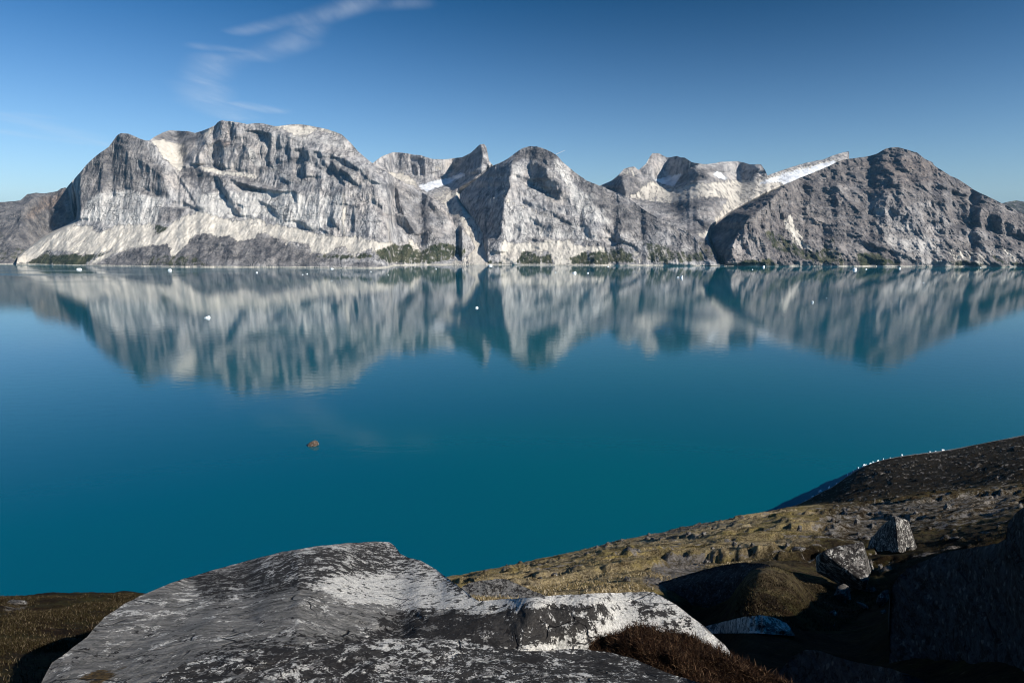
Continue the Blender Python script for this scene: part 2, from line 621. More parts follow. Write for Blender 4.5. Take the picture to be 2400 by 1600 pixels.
    colr = t.mix(t.math('MULTIPLY', t.ramp(zz, 5.0, 3.4), t.ramp(big, 0.30, 0.5, 0.35, 0.9)), colr, (0.52, 0.485, 0.42))
    t.put(bs.inputs["Base Color"], colr)
    bs.inputs["Roughness"].default_value = 0.95
    bs.inputs["Specular IOR Level"].default_value = 0.15
    bump = t.n("ShaderNodeBump")
    bump.inputs["Strength"].default_value = 0.75
    bump.inputs["Distance"].default_value = 13.0
    hh = t.math('ADD', t.math('MULTIPLY', t.noise(t.mapping(pos, (1 / 20, 1 / 20, 1 / 34)), 1.0, 7, 0.68), 1.0),
                t.math('MULTIPLY', t.noise(t.mapping(pos, (1 / 60, 1 / 60, 1 / 14), (math.radians(12), 0, 0)), 1.0, 4, 0.6), 0.5))
    calm = t.math('SUBTRACT', 1.0, t.math('MULTIPLY', t.math('MAXIMUM', sedge, sn), 0.8))
    t.put(bump.inputs["Height"], t.math('MULTIPLY', t.math('SUBTRACT', hh, t.math('MULTIPLY', cr, 0.5)), calm))
    t.put(bs.inputs["Normal"], bump.outputs[0])
    return m


def water_material():
    m, t, bs = new_mat("fjord_water")
    geo = t.n("ShaderNodeNewGeometry")
    pos = geo.outputs["Position"]
    silt = t.noise(t.mapping(pos, (1 / 900, 1 / 500, 1.0)), 1.0, 3, 0.5)
    bs_c = t.mix(t.ramp(silt, 0.35, 0.65), (0.0, 0.077, 0.122), (0.0, 0.092, 0.118))
    t.put(bs.inputs["Base Color"], bs_c)
    bs.inputs["IOR"].default_value = 1.333
    bs.inputs["Specular Tint"].default_value = (0.74, 0.95, 1.0, 1.0)
    bs.inputs["Specular IOR Level"].default_value = 0.5
    # breeze lanes: the ripples are rougher in long patches near the far shore
    lane = t.noise(t.mapping(pos, (1 / 700, 1 / 130, 1.0), (0, 0, math.radians(6))), 1.0, 4, 0.55)
    sx = t.n("ShaderNodeSeparateXYZ", ins={0: pos})
    where = t.math('MULTIPLY', t.ramp(sx.outputs[1], 1500.0, 2600.0), t.ramp(sx.outputs[0], -500.0, -1500.0))
    ruf = t.math('MULTIPLY', t.ramp(lane, 0.40, 0.62), where)
    t.put(bs.inputs["Roughness"], t.math('ADD', 0.035, t.math('MULTIPLY', ruf, 0.16)))
    w1 = t.noise(t.mapping(pos, (1 / 1.6, 1 / 1.1, 1.0)), 1.0, 4, 0.6)
    w2 = t.noise(t.mapping(pos, (1 / 14, 1 / 9, 1.0)), 1.0, 3, 0.5)
    bump = t.n("ShaderNodeBump")
    bump.inputs["Strength"].default_value = 1.0
    bump.inputs["Distance"].default_value = 1.0
    amp = t.math('ADD', 0.010, t.math('MULTIPLY', ruf, 0.03))
    t.put(bump.inputs["Height"], t.math('ADD', t.math('MULTIPLY', w1, amp), t.math('MULTIPLY', w2, 0.06)))
    t.put(bs.inputs["Normal"], bump.outputs[0])
    return m


def near_rock_material(name, black=0.5, white=0.5, tone=(0.20, 0.195, 0.19), scale=1.0, mossy=0.0, grain_rot=18.0):
    m, t, bs = new_mat(name)
    geo = t.n("ShaderNodeNewGeometry")
    pos = t.n("ShaderNodeVectorMath", operation='SUBTRACT', ins={0: geo.outputs["Position"], 1: (0.0, 0.0, CAM_H)}).outputs[0]
    mk = t.n("ShaderNodeAttribute", attribute_name="mk")
    s1 = t.n("ShaderNodeSeparateColor", ins={0: mk.outputs["Color"]})
    mw, mb, mm = s1.outputs[0], s1.outputs[1], s1.outputs[2]
    wv = t.noise(pos, 2.2 * scale, 3, 0.5, out=1)
    wp = t.n("ShaderNodeVectorMath", operation='MULTIPLY_ADD', ins={0: wv, 1: (0.12, 0.12, 0.12), 2: pos}).outputs[0]
    grain = t.noise(t.mapping(wp, (4.0 * scale, 13.0 * scale, 18.0 * scale), (0, 0, math.radians(grain_rot))), 1.0, 7, 0.65)
    fine = t.noise(pos, 60 * scale, 5, 0.7)
    base = t.mix(t.ramp(t.math('ADD', t.math('MULTIPLY', grain, 0.65), t.math('MULTIPLY', fine, 0.35)), 0.33, 0.68),
                 tuple(c * 0.42 for c in tone), tuple(c * 1.5 for c in tone))
    # white crust lichens
    wn = t.math('ADD', t.math('MULTIPLY', t.noise(wp, 4.0 * scale, 6, 0.65), 0.42), t.math('ADD', t.math('MULTIPLY', t.noise(t.mapping(wp, (1, 0.8, 1)), 12 * scale, 6, 0.68), 0.32), t.math('MULTIPLY', t.noise(t.mapping(wp, (1, 0.8, 1)), 50 * scale, 4, 0.7), 0.26)))
    wf = t.math('ADD', wn, t.math('MULTIPLY', t.math('SUBTRACT', mw, 0.5), 0.30))
    wm = t.ramp(wf, 0.545 - 0.09 * white, 0.60 - 0.09 * white)
    wc = t.mix(t.ramp(fine, 0.35, 0.65), (0.42, 0.41, 0.38), (0.80, 0.78, 0.74))
    c = t.mix(wm, base, wc)
    # grey rosettes
    vr = t.n("ShaderNodeTexVoronoi", feature='F1', ins={0: wp})
    vr.inputs["Scale"].default_value = 11.0 * scale
    ros = t.ramp(t.math('ADD', vr.outputs["Distance"], t.math('MULTIPLY', t.math('SUBTRACT', t.noise(pos, 30 * scale, 4, 0.6), 0.5), 0.6)), 0.34, 0.26)
    sel = t.n("ShaderNodeSeparateColor", ins={0: vr.outputs["Color"]}).outputs[0]
    c = t.mix(t.math('MULTIPLY', ros, t.math('GREATER_THAN', sel, 0.55)), c, (0.12, 0.12, 0.115))
    # black map lichen: many small crusts that run together
    bn = t.math('ADD', t.math('MULTIPLY', t.noise(wp, 5.0 * scale, 5, 0.6), 0.28), t.math('ADD', t.math('MULTIPLY', t.noise(t.mapping(wp, (1, 0.8, 1)), 14.0 * scale, 5, 0.66), 0.38), t.math('MULTIPLY', t.noise(t.mapping(wp, (1, 0.8, 1)), 44.0 * scale, 5, 0.7), 0.34)))
    bf = t.math('ADD', bn, t.math('MULTIPLY', t.math('SUBTRACT', mb, 0.5), 0.17))
    bm = t.ramp(bf, 0.530 - 0.055 * black, 0.552 - 0.055 * black)
    c = t.mix(t.math('MULTIPLY', bm, 0.95), c, (0.014, 0.012, 0.012))
    # cracks along the foliation
    vc_ = t.n("ShaderNodeTexVoronoi", feature='DISTANCE_TO_EDGE', ins={0: t.mapping(wp, (1.1 * scale, 3.4 * scale, 4.0 * scale), (0, 0, math.radians(grain_rot)))})
    vc_.inputs["Scale"].default_value = 1.0
    ck = t.math('MULTIPLY', t.ramp(vc_.outputs["Distance"], 0.022, 0.0), t.ramp(t.noise(pos, 1.6 * scale, 3, 0.6), 0.46, 0.60))
    c = t.mix(t.math('MULTIPLY', ck, 0.85), c, (0.012, 0.010, 0.010))
    # moss and soil lying in hollows
    mf = t.math('ADD', t.noise(pos, 4 * scale, 6, 0.65), t.math('MULTIPLY', t.math('SUBTRACT', mm, 0.5), 0.9))
    mo = t.mix(t.ramp(t.noise(pos, 25 * scale, 5, 0.7), 0.35, 0.65), (0.020, 0.014, 0.008), (0.11, 0.07, 0.025))
    c = t.mix(t.ramp(mf, 0.62 - mossy * 0.1, 0.70 - mossy * 0.1), c, mo)
    t.put(bs.inputs["Base Color"], c)
    bs.inputs["Roughness"].default_value = 0.9
    bs.inputs["Specular IOR Level"].default_value = 0.2
    bump = t.n("ShaderNodeBump")
    bump.inputs["Strength"].default_value = 0.85
    bump.inputs["Distance"].default_value = 0.085 / scale
    hh = t.math('ADD', t.math('MULTIPLY', grain, 0.8), t.math('ADD', t.math('MULTIPLY', fine, 0.25), t.math('ADD', t.math('SUBTRACT', t.math('MULTIPLY', bm, 0.10), t.math('MULTIPLY', ck, 1.2)), t.math('MULTIPLY', t.noise(wp, 9 * scale, 8, 0.7), 1.1))))
    t.put(bump.inputs["Height"], hh)
    t.put(bs.inputs["Normal"], bump.outputs[0])
    return m


def heath_material():
    m, t, bs = new_mat("heath")
    geo = t.n("ShaderNodeNewGeometry")
    pos = t.n("ShaderNodeVectorMath", operation='SUBTRACT', ins={0: geo.outputs["Position"], 1: (0.0, 0.0, CAM_H)}).outputs[0]
    mk = t.n("ShaderNodeAttribute", attribute_name="mk")
    s1 = t.n("ShaderNodeSeparateColor", ins={0: mk.outputs["Color"]})
    ochre, rock, beach = s1.outputs[0], s1.outputs[1], s1.outputs[2]
    n1 = t.noise(pos, 0.16, 6, 0.62)
    n2 = t.noise(pos, 1.3, 7, 0.7)
    n3 = t.noise(pos, 7.0, 7, 0.75)
    n4 = t.noise(t.mapping(pos, (1, 1, 1), (0, 0, 0.5)), 28.0, 5, 0.7)
    mixn = t.math('ADD', t.math('MULTIPLY', n2, 0.5), t.math('ADD', t.math('MULTIPLY', n3, 0.35), t.math('MULTIPLY', n4, 0.25)))
    brown = t.mix(t.ramp(mixn, 0.42, 0.70), (0.008, 0.005, 0.003), (0.062, 0.036, 0.016))
    green = t.mix(t.ramp(mixn, 0.42, 0.70), (0.010, 0.010, 0.003), (0.055, 0.046, 0.015))
    low = t.mix(t.ramp(n2, 0.42, 0.60), brown, green)
    low = t.mix(t.math('MULTIPLY', t.ramp(n3, 0.60, 0.74), 0.6), low, (0.26, 0.225, 0.16))
    och = t.mix(t.ramp(mixn, 0.46, 0.66), (0.085, 0.062, 0.030), (0.66, 0.53, 0.33))
    og = t.mix(t.ramp(mixn, 0.46, 0.68), (0.042, 0.034, 0.010), (0.40, 0.31, 0.11))
    och = t.mix(t.ramp(t.math('ADD', t.math('MULTIPLY', n1, 0.6), t.math('MULTIPLY', n2, 0.4)), 0.44, 0.60), och, og)
    c = t.mix(ochre, low, och)
    shade_tint = t.mix(t.ramp(mixn, 0.45, 0.72), (0.005, 0.0045, 0.003), (0.034, 0.024, 0.012))  # near-black tint that paints shade into the turf colour
    c = t.mix(t.math('MULTIPLY', mk.outputs["Alpha"], t.math('SUBTRACT', 1.0, t.math('MULTIPLY', t.ramp(n3, 0.60, 0.72), 0.35))), c, shade_tint)
    rk = t.mix(t.ramp(t.math('ADD', t.math('MULTIPLY', n3, 0.5), t.math('MULTIPLY', n2, 0.5)), 0.38, 0.64), (0.035, 0.031, 0.030), (0.33, 0.30, 0.27))
    rf = t.math('ADD', rock, t.math('MULTIPLY', t.math('SUBTRACT', t.math('ADD', t.math('MULTIPLY', n2, 0.6), t.math('MULTIPLY', n3, 0.4)), 0.5), 2.4))
    c = t.mix(t.math('MULTIPLY', t.ramp(rf, 0.45, 0.75), t.ramp(rock, 0.02, 0.25)), c, rk)
    c = t.mix(beach, c, t.mix(t.ramp(n2, 0.35, 0.6), (0.03, 0.03, 0.03), (0.40, 0.39, 0.37)))
    t.put(bs.inputs["Base Color"], c)
    bs.inputs["Roughness"].default_value = 1.0
    bs.inputs["Specular IOR Level"].default_value = 0.08
    bump = t.n("ShaderNodeBump")
    bump.inputs["Strength"].default_value = 1.0
    bump.inputs["Distance"].default_value = 0.22
    t.put(bump.inputs["Height"], t.math('ADD', n3, t.math('ADD', t.math('MULTIPLY', n2, 2.2), t.math('MULTIPLY', n4, 0.35))))
    t.put(bs.inputs["Normal"], bump.outputs[0])
    return m


def ice_material():
    m, t, bs = new_mat("glacier_ice")
    geo = t.n("ShaderNodeNewGeometry")
    n = t.noise(geo.outputs["Position"], 0.8, 4, 0.6)
    t.put(bs.inputs["Base Color"], t.mix(t.ramp(n, 0.35, 0.65), (0.72, 0.83, 0.90), (0.92, 0.94, 0.95)))
    bs.inputs["Roughness"].default_value = 0.45
    bs.inputs["Subsurface Weight"].default_value = 0.0
    return m


def blade_material(name, c1, c2, c3):
    m, t, bs = new_mat(name)
    at = t.n("ShaderNodeAttribute", attribute_name="mk")
    s = t.n("ShaderNodeSeparateColor", ins={0: at.outputs["Color"]})
    c = t.mix(s.outputs[0], c1, c2)
    c = t.mix(t.ramp(s.outputs[1], 0.8, 0.95), c, c3)
    t.put(bs.inputs["Base Color"], c)
    bs.inputs["Roughness"].default_value = 0.9
    bs.inputs["Specular IOR Level"].default_value = 0.1
    return m


MAT_MTN = mountain_material()
MAT_WATER = water_material()
MAT_HEATH = heath_material()
MAT_ICE = ice_material()

# ------------------------------------------------------------------ water and the fjord bed
S_ = 40000.0
wat = make_mesh("water", [(-S_, -S_, 0), (S_, -S_, 0), (S_, S_, 0), (-S_, S_, 0)], [(0, 1, 2, 3)], MAT_WATER, False)
tag(wat, "turquoise fjord water mirroring the mountains", "water", kind="structure")
bed = make_mesh("ground", [(-S_, -S_, -60), (S_, -S_, -60), (S_, S_, -60), (-S_, S_, -60)], [(0, 1, 2, 3)], MAT_HEATH, False)
tag(bed, kind="structure")

# ------------------------------------------------------------------ the far mountains
SHORE = [(-300, 619), (0, 619.5), (60, 620), (200, 622.5), (400, 625.5), (600, 626.5), (800, 628), (880, 628.5), (908, 627.5), (922, 622.5), (1000, 621),
         (1100, 620.5), (1300, 621.5), (1500, 622.5), (1700, 623), (1900, 624), (2100, 625), (2300, 625.5), (2700, 626.5)]


def shore_r(px, py):
    return water_Y(np.asarray(py, float)) + 0 * np.asarray(px, float)


def mixed_r(other, x_lim, side, blend=30.0, gap=15.0):
    """foot depth: the waterline where the foot is in the water, else just in front of the slope it stands against"""
    def f(px, py):
        d = other.depth(px, py) - gap
        w = shore_r(px, py)
        sh = np.interp(px, [p[0] for p in SHORE], [p[1] for p in SHORE])
        on = np.clip((sh - py) / 6.0, 0, 1)
        return w * (1 - on) + d * on if True else d
    return f


NOISE_MTN = ((40, 260, 260, 6, False, "all"), (14, 110, 420, 5, True, "cliff"), (6, 26, 120, 4, True, "cliff"), (9, 50, 40, 5, True, "soft"))

# far grey hill on the left
h0 = Relief("hill", -420, 180, 2.0, 1.6, [(-420, 500), (-200, 478), (0, 474), (31, 472), (48, 470), (64, 455), (84, 452), (107, 453), (135, 448), (156, 462), (180, 500)],
            [(-420, 616), (180, 616)], lambda x, y: 3600 + 0 * x, slope=30,
            darks=[(A([(20, 1190), (100, 1060), (190, 950), (170, 1100), (60, 1180)]), 0.6), (A([(185, 830), (240, 770), (300, 760), (230, 860)]), 0.6)],
            masks={("mk", 3): [0.85], ("mk", 1): [(A([(-400, 1400), (-400, 1150), (0, 1100), (200, 1250), (200, 1400)]), 0.4)]},
            noise=NOISE_MTN, mat=MAT_MTN, dark_k=1.3)
tag(h0.ob, kind="structure")

# brown headland below it
h1 = Relief("hill", -420, 190, 1.6, 1.4,
            [(-420, 590)] + A([(-400, 1230), (0, 1190), (20, 1180), (60, 1120), (100, 1075), (180, 955), (225, 860), (300, 810), (430, 772), (520, 742), (560, 715), (600, 703), (615, 712), (632, 780), (660, 900), (690, 985), (745, 1080)]),
            SHORE, lambda x, y: shore_r(x, y) + 260 * np.clip((x - 20) / 90.0, 0, 1) ** 1.5, slope=38,
            slopes=[(A([(225, 860), (520, 742), (610, 700), (690, 985), (400, 1130), (150, 1200)]), 55)],
            darks=[(A([(20, 1195), (100, 1080), (185, 950), (180, 1040), (120, 1110), (60, 1190)]), 1.0), (A([(320, 920), (420, 880), (560, 960), (480, 1040), (380, 1040)]), 0.5),
                   (A([(510, 760), (560, 720), (540, 830)]), 0.6), (A([(100, 1180), (160, 1100), (130, 1190)]), .6)],
            masks={("mk", 3): [0.85, (A([(560, 760), (610, 710), (690, 985), (640, 1010), (590, 900)]), 0.2)], ("mk2", 1): [(A([(380, 900), (520, 760), (610, 705), (680, 960), (640, 1010), (560, 900)]), 0.55), (A([(220, 980), (400, 800), (520, 780), (300, 1000)]), .35)],
                   ("mk", 1): [(A([(-400, 1410), (-400, 1300), (250, 1250), (560, 1090), (420, 1130), (200, 1400)]), 0.35)]},
            noise=NOISE_MTN, mat=MAT_MTN, dark_k=1.5)
tag(h1.ob, kind="structure")

# cirque and tooth-shaped peak between the two nearer mountains
m2 = Relief("mountain", 830, 1200, 1.3, 1.2,
            [(830, 420)] + B([(1800, 520), (1870, 470), (1940, 418), (2040, 380)]) + C([(90, 378), (200, 388), (260, 400), (340, 408), (430, 440), (560, 445), (640, 435), (720, 425), (800, 385), (850, 335), (880, 310), (905, 305), (920, 306), (940, 330), (955, 400), (965, 455), (990, 490), (1060, 560), (1180, 700)]),
            SHORE, shore_r, slope=21,
            slopes=[(C([(-200, 560), (0, 520), (180, 570), (340, 640), (420, 640), (580, 610), (700, 565), (800, 570), (900, 520), (1000, 500), (1000, 200), (-200, 200)]), 60),
                    (C([(600, 1420), (700, 1100), (1060, 1100), (1100, 1420)]), 27),
                    (C([(700, 740), (1100, 700), (1100, 1200), (900, 1100)]), 36)],
            darks=[(C([(580, 610), (640, 535), (800, 400), (885, 308), (910, 400), (900, 520), (800, 570), (720, 565), (620, 620)]), 1.5), (C([(0, 520), (5, 430), (25, 450), (20, 530)]), .9),
                   (C([(270, 510), (295, 490), (315, 600), (290, 600)]), .9), (C([(320, 430), (385, 440), (372, 500), (390, 590), (345, 600)]), 1.0), (C([(450, 580), (560, 555), (580, 610)]), .7),
                   (C([(490, 720), (560, 680), (640, 670), (560, 720)]), .6), (C([(340, 640), (370, 620), (360, 660)]), .8)],
            masks={("mk", 0): [(C([(440, 760), (560, 740), (700, 740), (1100, 760), (1100, 1420), (600, 1420), (840, 1250), (700, 1030), (540, 860)]), 0.62), (C([(700, 1030), (740, 1010), (860, 1230), (990, 1410), (760, 1410), (840, 1260)]), 0.9),
                               (C([(-50, 560), (180, 570), (300, 650), (300, 690), (440, 740), (100, 640)]), .8), (C([(500, 500), (560, 550), (460, 520)]), .8)],
                   ("mk", 2): [(C([(290, 690), (420, 650), (560, 620), (600, 612), (690, 570), (780, 585), (700, 620), (560, 690), (480, 712), (400, 748)]), 1.0), (C([(680, 590), (715, 550), (750, 590)]), 1.0), (C([(0, 418), (40, 398), (20, 412)]), 1)],
                   ("mk", 3): [(C([(640, 480), (800, 385), (880, 305), (905, 400), (900, 520), (640, 600)]), 0.35), (C([(700, 760), (1100, 700), (1100, 1200), (900, 1000)]), .3)]},
            noise=((18, 200, 200, 6, False, "all"), (12, 70, 300, 5, True, "cliff"), (5, 24, 90, 4, True, "cliff"), (9, 46, 200, 5, True, "soft")), mat=MAT_MTN,
            push=[(C([(690, 735), (705, 830), (790, 930), (880, 1000), (950, 1090), (1060, 1165), (1300, 1165), (1300, 300), (1000, 520), (860, 640)]), 420)])
tag(m2.ob, kind="structure")

# back range and cirque with snow fields on the right
m4 = Relief("mountain", 1340, 1990, 1.3, 1.2,
            D([(-60, 760), (100, 720), (200, 690), (225, 684), (330, 640), (390, 590), (440, 535), (490, 517), (540, 515), (575, 543), (640, 490), (680, 420), (700, 391), (725, 388), (765, 394), (840, 430), (880, 425), (930, 415), (960, 430), (1000, 428), (1060, 470), (1170, 490), (1280, 480), (1330, 468), (1400, 465), (1480, 463), (1540, 475), (1600, 492), (1700, 490), (1740, 550), (1758, 594), (1850, 560), (1950, 525), (2100, 480), (2250, 450)])
            + E([(500, 450), (600, 410), (700, 377), (742, 372), (751, 420), (780, 437)]),
            SHORE, shore_r, slope=21, slope_soft=12,
            slopes=[(D([(900, 1430), (1060, 1170), (1300, 1160), (1500, 1430)]), 25), (D([(200, 700), (380, 600), (570, 545), (700, 380), (1000, 420), (1180, 480), (1180, 540), (980, 570), (860, 600), (640, 600), (720, 680), (480, 790), (240, 720)]), 52),
                    (D([(1160, 490), (1500, 440), (1760, 480), (1760, 600), (1600, 600), (1360, 590), (1250, 555)]), 52), (D([(920, 640), (1000, 575), (1180, 540), (1260, 620), (1090, 670)]), 42), (D([(1500, 900), (1700, 640), (1780, 400), (2600, 400), (2600, 900)]), 30),
                    (D([(880, 860), (1180, 800), (1430, 770), (1400, 840), (1180, 1100), (1000, 980)]), 34)],
            darks=[(D([(570, 545), (640, 490), (702, 392), (700, 470), (655, 600), (600, 570)]), 1.4), (D([(1165, 495), (1300, 480), (1372, 490), (1340, 560), (1240, 555)]), 1.2), (D([(230, 690), (340, 632), (430, 610), (450, 780), (340, 720)]), 1.2),
                   (D([(920, 640), (1000, 580), (1090, 545), (1150, 570), (1250, 625), (1100, 660), (960, 670)]), 0.9), (D([(1120, 1000), (1170, 1000), (1185, 1095), (1160, 1050)]), 1.3), (D([(840, 440), (880, 430), (860, 560)]), .7), (D([(1380, 520), (1440, 500), (1430, 570)]), .8), (D([(1540, 510), (1700, 490), (1680, 560), (1560, 560)]), .6),
                   (D([(1160, 800), (1320, 780), (1250, 830)]), .7)],
            masks={("mk", 2): [(D([(680, 625), (850, 602), (960, 568), (985, 580), (925, 640), (905, 692), (820, 692), (770, 655)]), 1), (D([(1240, 568), (1310, 560), (1350, 590), (1415, 625), (1345, 632), (1280, 600)]), 1), (D([(1400, 625), (1560, 630), (1600, 622), (1480, 618)]), .8),
                               (D([(1660, 690), (1700, 650), (1850, 590), (2000, 545), (2100, 520), (2200, 490), (2400, 440), (2400, 470), (2240, 530), (1920, 682), (1860, 660)]), .74), (D([(1890, 680), (2000, 610), (2150, 555), (2260, 500), (2380, 470), (2400, 490), (2300, 530), (2100, 600), (1920, 690)]), 1), (D([(820, 430), (870, 440), (880, 434), (840, 424)]), 1)],
                   ("mk", 0): [(D([(480, 800), (700, 640), (800, 690), (920, 700), (1100, 670), (1300, 640), (1560, 640), (1760, 600), (2400, 430), (2400, 520), (1900, 700), (1700, 800), (1560, 840), (1480, 900), (1220, 1090), (1350, 880), (1420, 790), (1200, 800), (860, 850)]), 0.7), (D([(1080, 1130), (1190, 1110), (1250, 1080), (1300, 1120), (1180, 1170)]), 1), (D([(380, 620), (440, 540), (540, 515), (580, 590), (440, 600)]), .4),
                               (line(D, [(1080, 1180), (1100, 1230), (1150, 1300), (1200, 1350), (1300, 1400)], 4.5), 1), (line(D, [(1250, 1190), (1275, 1270), (1310, 1330), (1345, 1405)], 5), 1), (line(D, [(1130, 960), (1150, 1030), (1180, 1100)], 2.5), .8), (D([(980, 430), (1060, 475), (1060, 540), (1000, 480)]), .8)],
                   ("mk2", 2): [0.0],
                   ("mk", 3): [0.15, (D([(240, 690), (370, 625), (560, 600), (720, 680), (780, 760), (480, 800)]), .6), (D([(560, 850), (900, 850), (1180, 800), (1420, 765), (1420, 800), (1300, 1000), (1180, 1100), (1000, 980), (700, 900)]), .55), (D([(920, 640), (1000, 580), (1180, 545), (1250, 620), (1100, 660)]), .6), (D([(1000, 1170), (1400, 1170), (1400, 1420), (1000, 1420)]), .6)],
                   ("mk", 1): [(D([(1000, 1100), (1080, 1180), (1240, 1190), (1270, 1300), (1290, 1390), (1150, 1320), (1000, 1400)]), .5)]},
            noise=((18, 200, 200, 6, False, "all"), (12, 80, 200, 5, True, "cliff"), (6, 26, 90, 4, True, "cliff"), (10, 60, 40, 5, True, "soft")), mat=MAT_MTN, back=(40, 150, 500),
            push=[(D([(1250, 1085), (1400, 960), (1600, 850), (1880, 715), (2300, 540), (2404, 505), (2600, 470), (2600, 1430), (1340, 1430), (1300, 1330), (1260, 1250), (1220, 1160)]), 330)])
tag(m4.ob, kind="structure")

